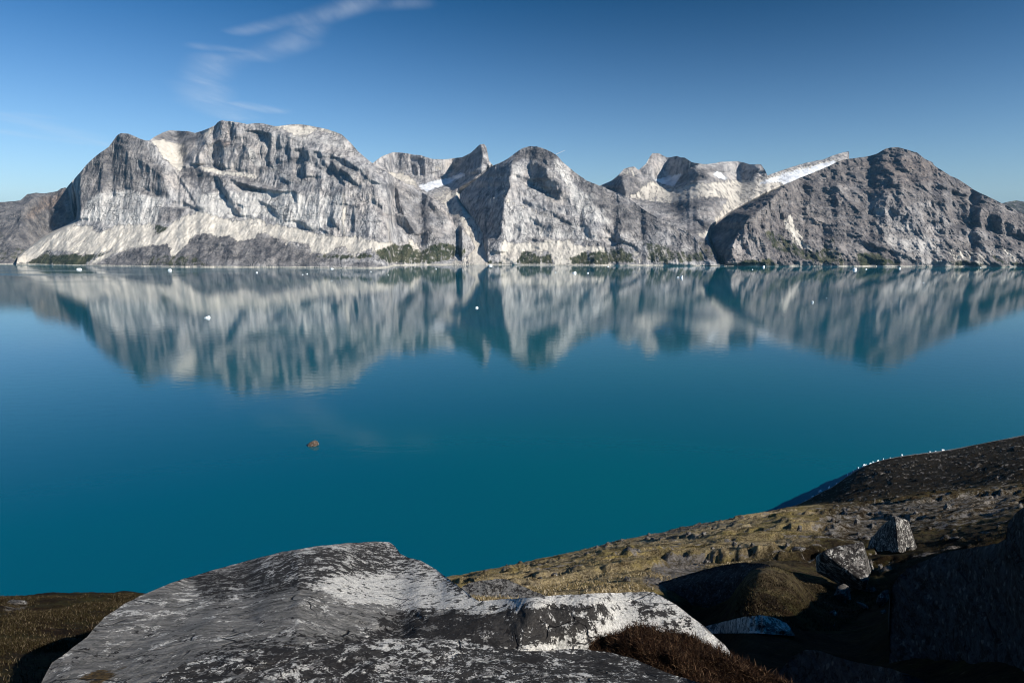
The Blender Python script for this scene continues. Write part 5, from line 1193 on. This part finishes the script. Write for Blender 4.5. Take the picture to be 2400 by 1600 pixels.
g0 = ground_Y(1960, 1385)
pts = [P3(1928, 1292, g0 - 0.1), P3(1963, 1280, g0 + 0.1), P3(2023, 1270, g0 + 0.1), P3(2029, 1307, g0 - 0.2), P3(2034, 1350, g0 - 0.7), P3(2032, 1367, g0 - 0.9), P3(1994, 1348, g0 - 0.62), P3(1958, 1319, g0 - 0.35),
       P3(1912, 1303, g0 + 1.5), P3(1914, 1340, g0 + 1.3), P3(1953, 1362, g0 + 0.75), P3(1994, 1379, g0 + 0.2), P3(2027, 1381, g0 - 0.5), P3(2042, 1335, g0 + 1.6), P3(1980, 1320, g0 + 2.3), P3(2020, 1282, g0 + 1.5)]
tag(rock_from_points("boulder", pts, MAT_BOULDER, 0.014, 0.012, 4, 3), "large wedge-shaped boulder with a flat speckled face above a black overhang", "boulder")
g1 = ground_Y(2080, 1296)
pts = [P3(2096, 1208, g1 + 0.2), P3(2128, 1219, g1 + 0.7), P3(2139, 1251, g1 + 0.4), P3(2149, 1284, g1 + 0.2), P3(2122, 1297, g1 - 0.8), P3(2030, 1291, g1 + 2.4), P3(2037, 1266, g1 + 2.6), P3(2068, 1231, g1 + 1.6), P3(2100, 1224, g1 - 0.2), P3(2106, 1294, g1 - 1.1), P3(2110, 1250, g1 + 3.4), P3(2070, 1293, g1 + 1.2)]
tag(rock_from_points("boulder", pts, MAT_BOULDER, 0.02, 0.02, 4, 9), "big dark pointed boulder up the slope behind the wedge-shaped boulder", "boulder")


def px_rock(name, poly, mat, seed, rough=0.05, thick=0.8, dY=0.0):
    """a stone with a given outline in the photo, resting on the ground there"""
    P = np.array(poly, float)
    cx, cy = P[:, 0].mean(), P[:, 1].max()
    gy = ground_Y(cx, cy - 1) + dY
    w = (P[:, 0].max() - P[:, 0].min()) / F * gy
    r = random.Random(seed)
    pts = []
    for x, y in poly:
        up = (P[:, 1].max() - y) / max(P[:, 1].max() - P[:, 1].min(), 1)
        pts.append(P3(x, y, gy + w * thick * (0.1 + 0.45 * up)))
        pts.append(P3(cx + (x - cx) * 0.75, cy + (y - cy) * 0.8, gy + w * thick * (0.75 + 0.3 * r.random())))
    pts.append(P3(cx, (P[:, 1].max() + P[:, 1].min()) / 2, gy - w * thick * 0.12))
    pts.append(P3(cx, P[:, 1].max() + 2, gy + w * thick * 0.2))
    return rock_from_points(name, pts, mat, 0.06, rough, 3, seed)


ROCKS = [
    ([(1953, 1396), (1962, 1374), (1979, 1366), (1990, 1374), (1994, 1402), (1973, 1414)], "pale rounded boulder below the overhang of the wedge-shaped boulder"),
    ([(2053, 1412), (2058, 1395), (2070, 1383), (2083, 1381), (2083, 1405), (2062, 1425)], "upright tan boulder at the left edge of the huge shadowed rock"),
    ([(2006, 1408), (2022, 1412), (2034, 1418), (2038, 1430), (2024, 1432)], "low angular stone between the pale rounded boulder and the tan boulder"),
    ([(2036, 1378), (2048, 1374), (2056, 1384), (2044, 1392)], "small light stone just right of the foot of the wedge-shaped boulder"),
    ([(2022, 1380), (2032, 1376), (2036, 1390), (2026, 1392)], "small brown stone touching the foot of the wedge-shaped boulder"),
    ([(2036, 1310), (2042, 1307), (2049, 1342), (2044, 1345)], "thin upright stone slab beside the lit face of the wedge-shaped boulder"),
    ([(2056, 1322), (2066, 1320), (2072, 1334), (2062, 1336)], "small rough stone in the turf right of the thin upright slab"),
    ([(1942, 1434), (1956, 1428), (1964, 1440), (1948, 1446)], "dull mossy stone on the green hummock below the pale rounded boulder"),
    ([(1952, 1466), (1956, 1461), (1959, 1473), (1953, 1475)], "tiny bright stone at the edge of the black shadow below the hummock"),
    ([(2062, 1430), (2074, 1427), (2081, 1438), (2068, 1439)], "flat stone below the upright tan boulder"),
    ([(2060, 1262), (2066, 1259), (2070, 1266), (2063, 1268)], "small stone against the left foot of the dark pointed boulder"),
    ([(2088, 1284), (2098, 1272), (2110, 1276), (2110, 1288), (2096, 1290)], "lit stone leaning on the front of the dark pointed boulder"),
    ([(2122, 1290), (2132, 1279), (2146, 1284), (2142, 1292)], "broken stone at the right foot of the dark pointed boulder"),
    ([(1472, 1292), (1486, 1284), (1498, 1286), (1502, 1293), (1484, 1296)], "pair-like grey stone lying alone in the middle of the ochre slope"),
    ([(1290, 1346), (1298, 1340), (1306, 1342), (1308, 1350), (1294, 1351)], "dark flat stone low on the ochre slope above the centre foreground rock"),
    ([(1258, 1354), (1266, 1350), (1272, 1355), (1262, 1358)], "small dark stone left of the flat one low on the ochre slope"),
    ([(1460, 1358), (1466, 1349), (1476, 1352), (1478, 1362), (1464, 1364)], "grey stone right above the crest of the white lichened rock"),
    ([(1172, 1395), (1174, 1384), (1180, 1384), (1181, 1396), (1176, 1400)], "small black stone standing beside the low purplish rock"),
    ([(1643, 1252), (1646, 1245), (1653, 1244), (1656, 1251), (1648, 1255)], "rounded stone near the top of the ochre slope by the water"),
    ([(1606, 1252), (1610, 1245), (1618, 1245), (1622, 1252), (1613, 1256)], "knobbly stone left of the rounded one near the top of the ochre slope"),
    ([(1666, 1238), (1672, 1232), (1678, 1236), (1672, 1241)], "tiny pale stone on the brow of the ochre slope"),
    ([(1714, 1276), (1720, 1267), (1728, 1272), (1724, 1281)], "dark jagged stone in the middle of the upper ochre slope"),
    ([(1726, 1284), (1732, 1274), (1740, 1279), (1738, 1286)], "pale jagged stone touching the dark one on the upper ochre slope"),
    ([(1756, 1280), (1762, 1270), (1770, 1276), (1766, 1283)], "small pale stone right of the jagged pair on the ochre slope"),
    ([(1664, 1288), (1668, 1280), (1676, 1284), (1674, 1290)], "small stone below the jagged pair on the ochre slope"),
    ([(1838, 1221), (1842, 1213), (1848, 1216), (1847, 1222)], "white pebble-like stone high on the green edge of the slope"),
    ([(1866, 1246), (1872, 1229), (1880, 1232), (1878, 1247)], "upright dark stone casting a shadow on the upper slope"),
    ([(1838, 1284), (1843, 1270), (1851, 1274), (1852, 1288), (1842, 1290)], "upright pale stone at the left end of a line of stones"),
    ([(1852, 1290), (1862, 1280), (1878, 1281), (1890, 1284), (1880, 1292)], "long flat stone in the line of stones above the wedge-shaped boulder"),
    ([(1820, 1294), (1828, 1288), (1840, 1290), (1834, 1296)], "flat pale stone in front of the line of stones"),
    ([(1932, 1252), (1944, 1242), (1958, 1246), (1962, 1256), (1944, 1260)], "broad lit stone left of the dark pointed boulder"),
    ([(2000, 1228), (2006, 1214), (2014, 1214), (2017, 1228), (2008, 1231)], "upright dark stone on the brown ridge above the wedge-shaped boulder"),
    ([(1948, 1234), (1952, 1226), (1956, 1234)], "small pointed stone on the brown ridge left of the upright dark stone"),
    ([(2138, 1204), (2146, 1196), (2156, 1202), (2154, 1208), (2142, 1210)], "dark block on the brown ridge right of the pointed boulder"),
    ([(2210, 1192), (2218, 1177), (2228, 1184), (2232, 1196), (2216, 1198)], "dark rock with lit right side on the brown ridge at the far right"),
    ([(2004, 1252), (2012, 1245), (2020, 1252), (2010, 1256)], "small stone between the wedge-shaped and the pointed boulders"),
    ([(1646, 1318), (1654, 1309), (1664, 1312), (1666, 1320), (1652, 1322)], "pale stone at the lower edge of the ochre slope near the grey rock band"),
    ([(2335, 1234), (2341, 1230), (2347, 1235), (2340, 1238)], "tiny light stone on the dim slope beside the huge shadowed rock"),
    ([(10, 1416), (24, 1404), (60, 1406), (66, 1416), (30, 1421)], "pale stone on the crest of the heath at the far left"),
]
for k, (poly, lab) in enumerate(ROCKS):
    nm = "boulder" if k < 2 else "stone"
    tag(px_rock(nm, poly, MAT_STONE if k != 17 else MAT_SHADE, 20 + k, 0.06), lab, nm, "stones scattered on the near slope")

# skerry
sk = water_Y(1046)
pts = [P3(719, 1044, sk + 1.5), P3(726, 1036, sk + 2.0), P3(738, 1030, sk + 2.6), P3(746, 1034, sk + 2.2), P3(749, 1042, sk + 1.5), P3(735, 1047, sk - 1.0), P3(722, 1047, sk - 0.4), P3(735, 1040, sk + 6)]
tag(rock_from_points("skerry", pts, near_rock_material("skerry_rock", black=0.3, white=0.1, tone=(0.12, 0.085, 0.06), scale=0.2), 0.1, 0.06, 3, 5), "small brown rock just breaking the open blue water, left of centre", "rock")


# ------------------------------------------------------------------ ice
def floe(px, py, wpx, hpx, seed, name="iceberg", shape="slab", along=None):
    """a small iceberg at a photo position, floating on the water"""
    r = random.Random(seed)
    y0 = water_Y(py + hpx * 0.5)
    w = wpx / F * y0
    h = hpx / F * y0 * 0.8
    c = P3(px, py + hpx * 0.5, y0)
    pts = []
    n = 9
    for i in range(n):
        a = 2 * math.pi * i / n + r.uniform(-0.25, 0.25)
        k = r.uniform(0.85, 1.05)
        x, y = math.cos(a) * w * 0.5 * k, (math.sin(a) * 0.5 + 0.5) * w * (0.8 if along is None else 0.5) * k
        if along is not None:
            y = y + x * along
        pts.append(Vector((c.x + x, c.y + y, -0.12 * w)))
        t = r.uniform(0.55, 0.8)
        if shape == "slab":
            z = h * r.uniform(0.55, 0.95)
        elif shape == "wedge":
            z = h * (0.25 + 0.8 * max(0, math.cos(a) * 0.5 + 0.5))
        else:
            z = h * r.uniform(0.35, 0.6)
        pts.append(Vector((c.x + x * t, c.y + w * 0.25 + (y - w * 0.25) * t, z)))
    pts.append(Vector((c.x + r.uniform(-0.25, 0.25) * w, c.y + w * 0.4, h * 1.05)))
    return rock_from_points(name, pts, MAT_ICE, 0.05, 0.05, 2, seed, origin=(c.x, c.y + w * 0.4, 0.0))


BERGS = [
    (182, 630, 15, 4.5, "slab", "long low white iceberg nearest the left edge, below the light scree"),
    (396, 632, 11, 5, "slab", "white iceberg off the middle of the pale scree, second from the left edge"),
    (601, 638, 6, 2.6, "slab", "tiny ice floe off the dark knoll under the great massif"),
    (482, 743, 19, 5.5, "wedge", "largest floe, a flat white wedge drifting far from the shore on the left"),
    (719, 641, 4, 2.4, "lump", "speck of ice off the shore beneath the great massif, right one of two"),
    (709, 643, 3.4, 1.8, "lump", "speck of ice off the shore beneath the great massif, left one of two"),
    (777, 629, 9, 2.6, "slab", "low ice floe against the tip of the low headland"),
    (777, 657, 3.2, 2.0, "lump", "speck of ice out in the reflection of the massif's right side"),
    (869, 636, 3.6, 2.2, "lump", "speck of ice just off the point of the low headland"),
    (910, 644, 3.2, 1.8, "lump", "speck of ice right of the low headland's point, farther out"),
    (1022, 630, 3.4, 2.0, "lump", "speck of ice off the green foot left of the scree fan"),
    (1149, 621, 12, 4, "slab", "ice floe lying at the shore right beside the scree fan"),
    (1117, 720, 9, 4.4, "slab", "small bright floe floating in the dark reflection of the central peak"),
    (1302, 638, 4, 2.2, "lump", "speck of ice left of the long floe below the central peak"),
    (1346, 638, 13, 5, "wedge", "long white floe below the pale scree cones of the central peak"),
    (1378, 639, 6, 3, "lump", "short floe just right of the long one below the central peak"),
    (1425, 624, 5, 2.4, "lump", "bit of ice at the shore under the right scree cone of the central peak"),
    (1590, 649, 8, 3.6, "lump", "left low half of the split iceberg off the valley mouth"),
    (1598, 647.5, 9, 7.5, "wedge", "tall rounded iceberg off the valley mouth, highest of all"),
    (1764, 631, 4.2, 2.4, "lump", "speck of ice just out from the shore below the brown mountain's left foot"),
    (1790, 624, 8, 4.5, "wedge", "small pointed iceberg near the shore below the brown mountain's left foot"),
    (2005, 630, 12, 5.5, "wedge", "white iceberg with a high right end below the middle of the brown mountain"),
    (2031, 630, 6, 2.6, "lump", "low ice floe just right of the high-ended iceberg"),
    (2110, 628, 7, 3.6, "slab", "small block of ice off the pale slabs of the brown mountain"),
    (1905, 707, 6, 4.6, "wedge", "small triangular ice piece far out in the brown mountain's reflection"),
    (1938, 698, 2.6, 1.6, "lump", "speck of ice behind the small triangular piece"),
    (2165, 662, 4.2, 1.8, "slab", "thin floe in the pale reflection at the right"),
    (2299, 627, 3.6, 2.0, "lump", "speck of ice near the shore at the far right"),
]
for k, (x, y, w, h, shp, lab) in enumerate(BERGS):
    tag(floe(x, y, w, h, 100 + k, "iceberg", shp), lab, "iceberg", "icebergs on the fjord")

# stranded ice along the near shore
NEAR_ICE = [(1925, 1148, 15, 5, "large white ice block stranded at the lower left end of the near shoreline"),
            (1945, 1142, 16, 1.8, "flat ice strip just right of the large stranded block"), (1962, 1136, 14, 1.4, "thin ice strip between the large block and the cluster of ice lumps"),
            (1906, 1163, 10, 3, "sliver of ice below the large stranded block"), (1890, 1172, 10, 2.6, "lowest sliver of ice on the near shoreline")]
ln = [(1988, 1123, 9, 1.6), (1996, 1119, 5, 1.4), (2001, 1120, 6, 1.2), (2013, 1116, 10, 1.6), (2022, 1112, 5, 1.2), (2027, 1110, 12, 3.2), (2034, 1106, 6, 2.0), (2031, 1104, 5, 1.6), (2041, 1102, 11, 2.6), (2047, 1099, 6, 2.2), (2049, 1096, 7, 1.6), (2055, 1095, 5, 2.2), (2059, 1092, 9, 2.8), (2067, 1089, 4, 1.4), (2071, 1088, 7, 1.8),
      (2088, 1084, 12, 0.8), (2116, 1076, 14, 0.8)]
for k, (x, y, w, h) in enumerate(ln):
    where = "cluster of ice lumps" if k < 15 else "thin trail of ice right of the cluster"
    if k in (5, 8, 12):
        lab = {5: "biggest white lump in the lower half of the shoreline ice cluster", 8: "biggest white lump in the middle of the shoreline ice cluster", 12: "round white lump near the top of the shoreline ice cluster"}[k]
        grp = "white lumps of stranded ice"
    else:
        lab = "small white ice lump in the " + where
        grp = "small lumps in the " + where
    NEAR_ICE.append((x, y, w, h, lab, grp))
NEAR_ICE += [(2182, 1057, 12, 1.4, "lower left end of the long ice strip high on the near shoreline"), (2196, 1054, 14, 1.6, "middle part of the long ice strip high on the near shoreline"),
             (2212, 1049, 13, 2.2, "brightest piece of the long ice strip high on the near shoreline"), (2225, 1046, 10, 2.0, "upper right end of the long ice strip on the near shoreline")]


def shore_row(px, guess):
    """photo row where the near ground meets the water"""
    tn = ((px - 1200) / F) / (CP + (800 - guess) / F * SP)
    j = int(np.argmin(np.abs(tx - tn)))
    z = Zr[j] + CAM_H
    k = np.nonzero(z > 0.25)[0]
    k = k[QR[k] < 600]
    return float(gpy[j][k[-1]]) if len(k) else guess


for k, it in enumerate(NEAR_ICE):
    x, y, w, h, lab = it[:5]
    sr = shore_row(x, y)
    dy_ = ((k * 17) % 7 - 3) * 0.6
    y = sr + 0.6 + dy_ if abs(sr - y) < 30 else y
    tag(floe(x, y - h * 0.5, w, h, 300 + k, "ice_block", "slab" if h < 2 else "lump", 1.6 if h < 2 else 0.5), lab, "ice block", it[5] if len(it) > 5 else "stranded ice along the near shore")

# ------------------------------------------------------------------ contrail
ca, cb = P3(1303, 362, 30000.0), P3(1324, 352.5, 30000.0)
d = (cb - ca)
cm, ct, cbs = new_mat("contrail_vapour")
cbs.inputs["Base Color"].default_value = (0.95, 0.95, 0.95, 1)
cbs.inputs["Alpha"].default_value = 0.5
ring = []
for t_ in np.linspace(0, 1, 13):
    c = d * float(t_)
    rad = 9 + 9 * (1 - t_)
    for a in range(8):
        ring.append((c.x, c.y + math.sin(a * math.pi / 4) * rad, c.z + math.cos(a * math.pi / 4) * rad))
fc = [(i_ * 8 + a, i_ * 8 + (a + 1) % 8, (i_ + 1) * 8 + (a + 1) % 8, (i_ + 1) * 8 + a) for i_ in range(12) for a in range(8)]
con = make_mesh("contrail", ring, fc, cm)
con.location = ca
tag(con, "short white aircraft vapour trail beside the summit of the central peak", "contrail")


# ------------------------------------------------------------------ heath plants: blades and sprigs too many to count
def blades(name, base, height, width, lean, mat, seed, cat, label):
    r = np.random.default_rng(seed)
    n = len(base)
    a = r.uniform(0, 2 * np.pi, n)
    h = height * r.uniform(0.5, 1.25, n)
    w = width * r.uniform(0.6, 1.3, n)
    la = r.uniform(0, 2 * np.pi, n)
    ll = lean * r.uniform(0.2, 1.0, n) * h
    sx = np.stack([np.cos(a) * w, np.sin(a) * w, np.zeros(n)], -1)
    up = np.stack([np.cos(la) * ll, np.sin(la) * ll, h], -1)
    mid = base + up * np.array([0.35, 0.35, 0.6])
    V = np.stack([base - sx, base + sx, mid + sx * 0.8, mid - sx * 0.8, base + up], 1)
    fq = np.arange(n)[:, None] * 5
    tri = np.concatenate([fq + [[0, 1, 2]], fq + [[0, 2, 3]], fq + [[3, 2, 4]]], 0)
    A4 = np.zeros((n, 5, 4))
    A4[..., 0] = r.random(n)[:, None]
    A4[..., 1] = r.random(n)[:, None]
    o = base.mean(0)
    ob = make_mesh(name, (V.reshape(-1, 3)), tri, mat, False, {"mk": A4.reshape(-1, 4)}, origin=tuple(o))
    tag(ob, label, cat, kind="stuff")
    return ob


def scatter(poly, n, seed, dmin, dmax, clump=0.0, cs=1.0):
    """points on the visible ground inside a photo polygon"""
    r = np.random.default_rng(seed)
    ras = Raster(-100, 2500, 980, 1700, 2.0).poly(poly, 1.0)
    m = front & (dist > dmin) & (dist < dmax)
    inside = np.zeros_like(m)
    inside[m] = ras.at(gpx[m], gpy[m]) > 0.5
    I, J = np.nonzero(inside[:-1, :-1])
    if not len(I):
        return np.zeros((0, 3))
    wgt = (QR[J] ** 0.6)
    if clump > 0:
        f = fbm(X[I, J] / cs, Y[I, J] / cs, X[I, J] * 0 + 1.7, 4)
        wgt = wgt * np.clip(0.5 + clump * f * 2.0, 0.02, None)
    k = r.choice(len(I), n, p=wgt / wgt.sum())
    I, J = I[k], J[k]
    ok = I < len(tx) - 1
    I, J = I[ok], J[ok]
    u, v = r.random(len(I))[:, None], r.random(len(I))[:, None]
    g = gv
    return (g[I, J] * (1 - u) + g[I + 1, J] * u) * (1 - v) + (g[I, J + 1] * (1 - u) + g[I + 1, J + 1] * u) * v


M_HEATH = blade_material("heath_sprigs", (0.014, 0.007, 0.004), (0.032, 0.027, 0.010), (0.12, 0.095, 0.06))
M_HEATHER = blade_material("heather_sprigs", (0.007, 0.004, 0.003), (0.040, 0.019, 0.009), (0.13, 0.08, 0.045))
M_GRASS = blade_material("dry_grass", (0.085, 0.064, 0.026), (0.27, 0.21, 0.115), (0.46, 0.39, 0.28))
blades("heath", scatter([(-80, 1690), (-80, 1400), (120, 1400), (345, 1388), (240, 1450), (90, 1690)], 45000, 5, 4, 16, 1.4, 0.8), 0.032, 0.0026, 1.1, M_HEATH, 6, "heath", "brown and olive heath plants covering the ground at the left edge")
blades("grass", scatter([(1000, 1430), (1030, 1330), (1500, 1240), (1700, 1200), (1900, 1170), (1960, 1300), (1760, 1318), (1560, 1370), (1450, 1420)], 70000, 7, 11, 110, 1.2, 3.0), 0.075, 0.010, 1.6, M_GRASS, 8, "grass", "dry ochre grass on the slope above the water")
blades("grass", scatter([(1720, 1480), (1730, 1370), (1800, 1325), (1960, 1370), (2100, 1300), (2360, 1240), (2360, 1300), (2080, 1400), (1960, 1480)], 30000, 9, 8, 60, 1.2, 2.0), 0.05, 0.006, 1.6, M_HEATH, 10, "grass", "dark green and brown grass on the hummock round the boulders")

# heather cushion on the right flank of the white rock
hm_sil = [(1372, 1560), (1384, 1512), (1400, 1496), (1425, 1490), (1450, 1484), (1478, 1468), (1500, 1466), (1530, 1472), (1556, 1484), (1580, 1484), (1605, 1486), (1640, 1502), (1680, 1524), (1730, 1548), (1780, 1574), (1850, 1606), (1900, 1660)]
M_SOIL = MAT_HEATH
hm = Relief("heather", 1374, 1890, 2.0, 1.6, hm_sil, [(1370, 1720), (1900, 1720)], lambda x, y: 2.75 + 0 * x, slope=4, slope_soft=8, slopes=[([(1380, 1530), (1500, 1460), (1640, 1500), (1800, 1580), (1800, 1610), (1500, 1500), (1400, 1540)], -14)],
            noise=((0.22, 0.35, 0.3, 4, False, "all"), (0.07, 0.09, 0.09, 4, False, "all")), back=(0.08, 0.2, 0.4), back_slope=60, foot=0.0, mat=M_SOIL, sil_noise=(5.0, 18.0))
tag(hm.ob, "dark reddish brown heather cushion below the steep end of the white lichened rock", "heather", kind="stuff")
r_ = np.random.default_rng(4)
hv = np.array([v.co[:] for v in hm.ob.data.vertices])
pick = hv[r_.integers(0, len(hv), 90000)] + r_.normal(0, 0.008, (90000, 3))
sp = blades("heather", pick, 0.022, 0.0016, 2.2, M_HEATHER, 12, "heather", "fine brown heather sprigs on the cushion below the white lichened rock")

# ------------------------------------------------------------------ air: a thin even haze over the whole fjord
hz = bpy.data.materials.new("fjord_air")
hz.use_nodes = True
hz.node_tree.nodes.clear()
ht = NT(hz.node_tree)
ho = ht.n("ShaderNodeOutputMaterial")
hv_ = ht.n("ShaderNodeVolumePrincipled")
hv_.inputs["Color"].default_value = (0.24, 0.60, 1.0, 1.0)
hv_.inputs["Density"].default_value = 0.000016
hv_.inputs["Anisotropy"].default_value = 0.0
ht.put(ho.inputs["Volume"], hv_.outputs[0])
q = S_ + 100.0
hb = [(-q, -q, -62), (q, -q, -62), (q, q, -62), (-q, q, -62), (-q, -q, 1250), (q, -q, 1250), (q, q, 1250), (-q, q, 1250)]
haze = make_mesh("haze", hb, [(0, 3, 2, 1), (4, 5, 6, 7), (0, 1, 5, 4), (1, 2, 6, 5), (2, 3, 7, 6), (3, 0, 4, 7)], hz, False)
tag(haze, "thin bluish air over the fjord", "haze", kind="stuff")
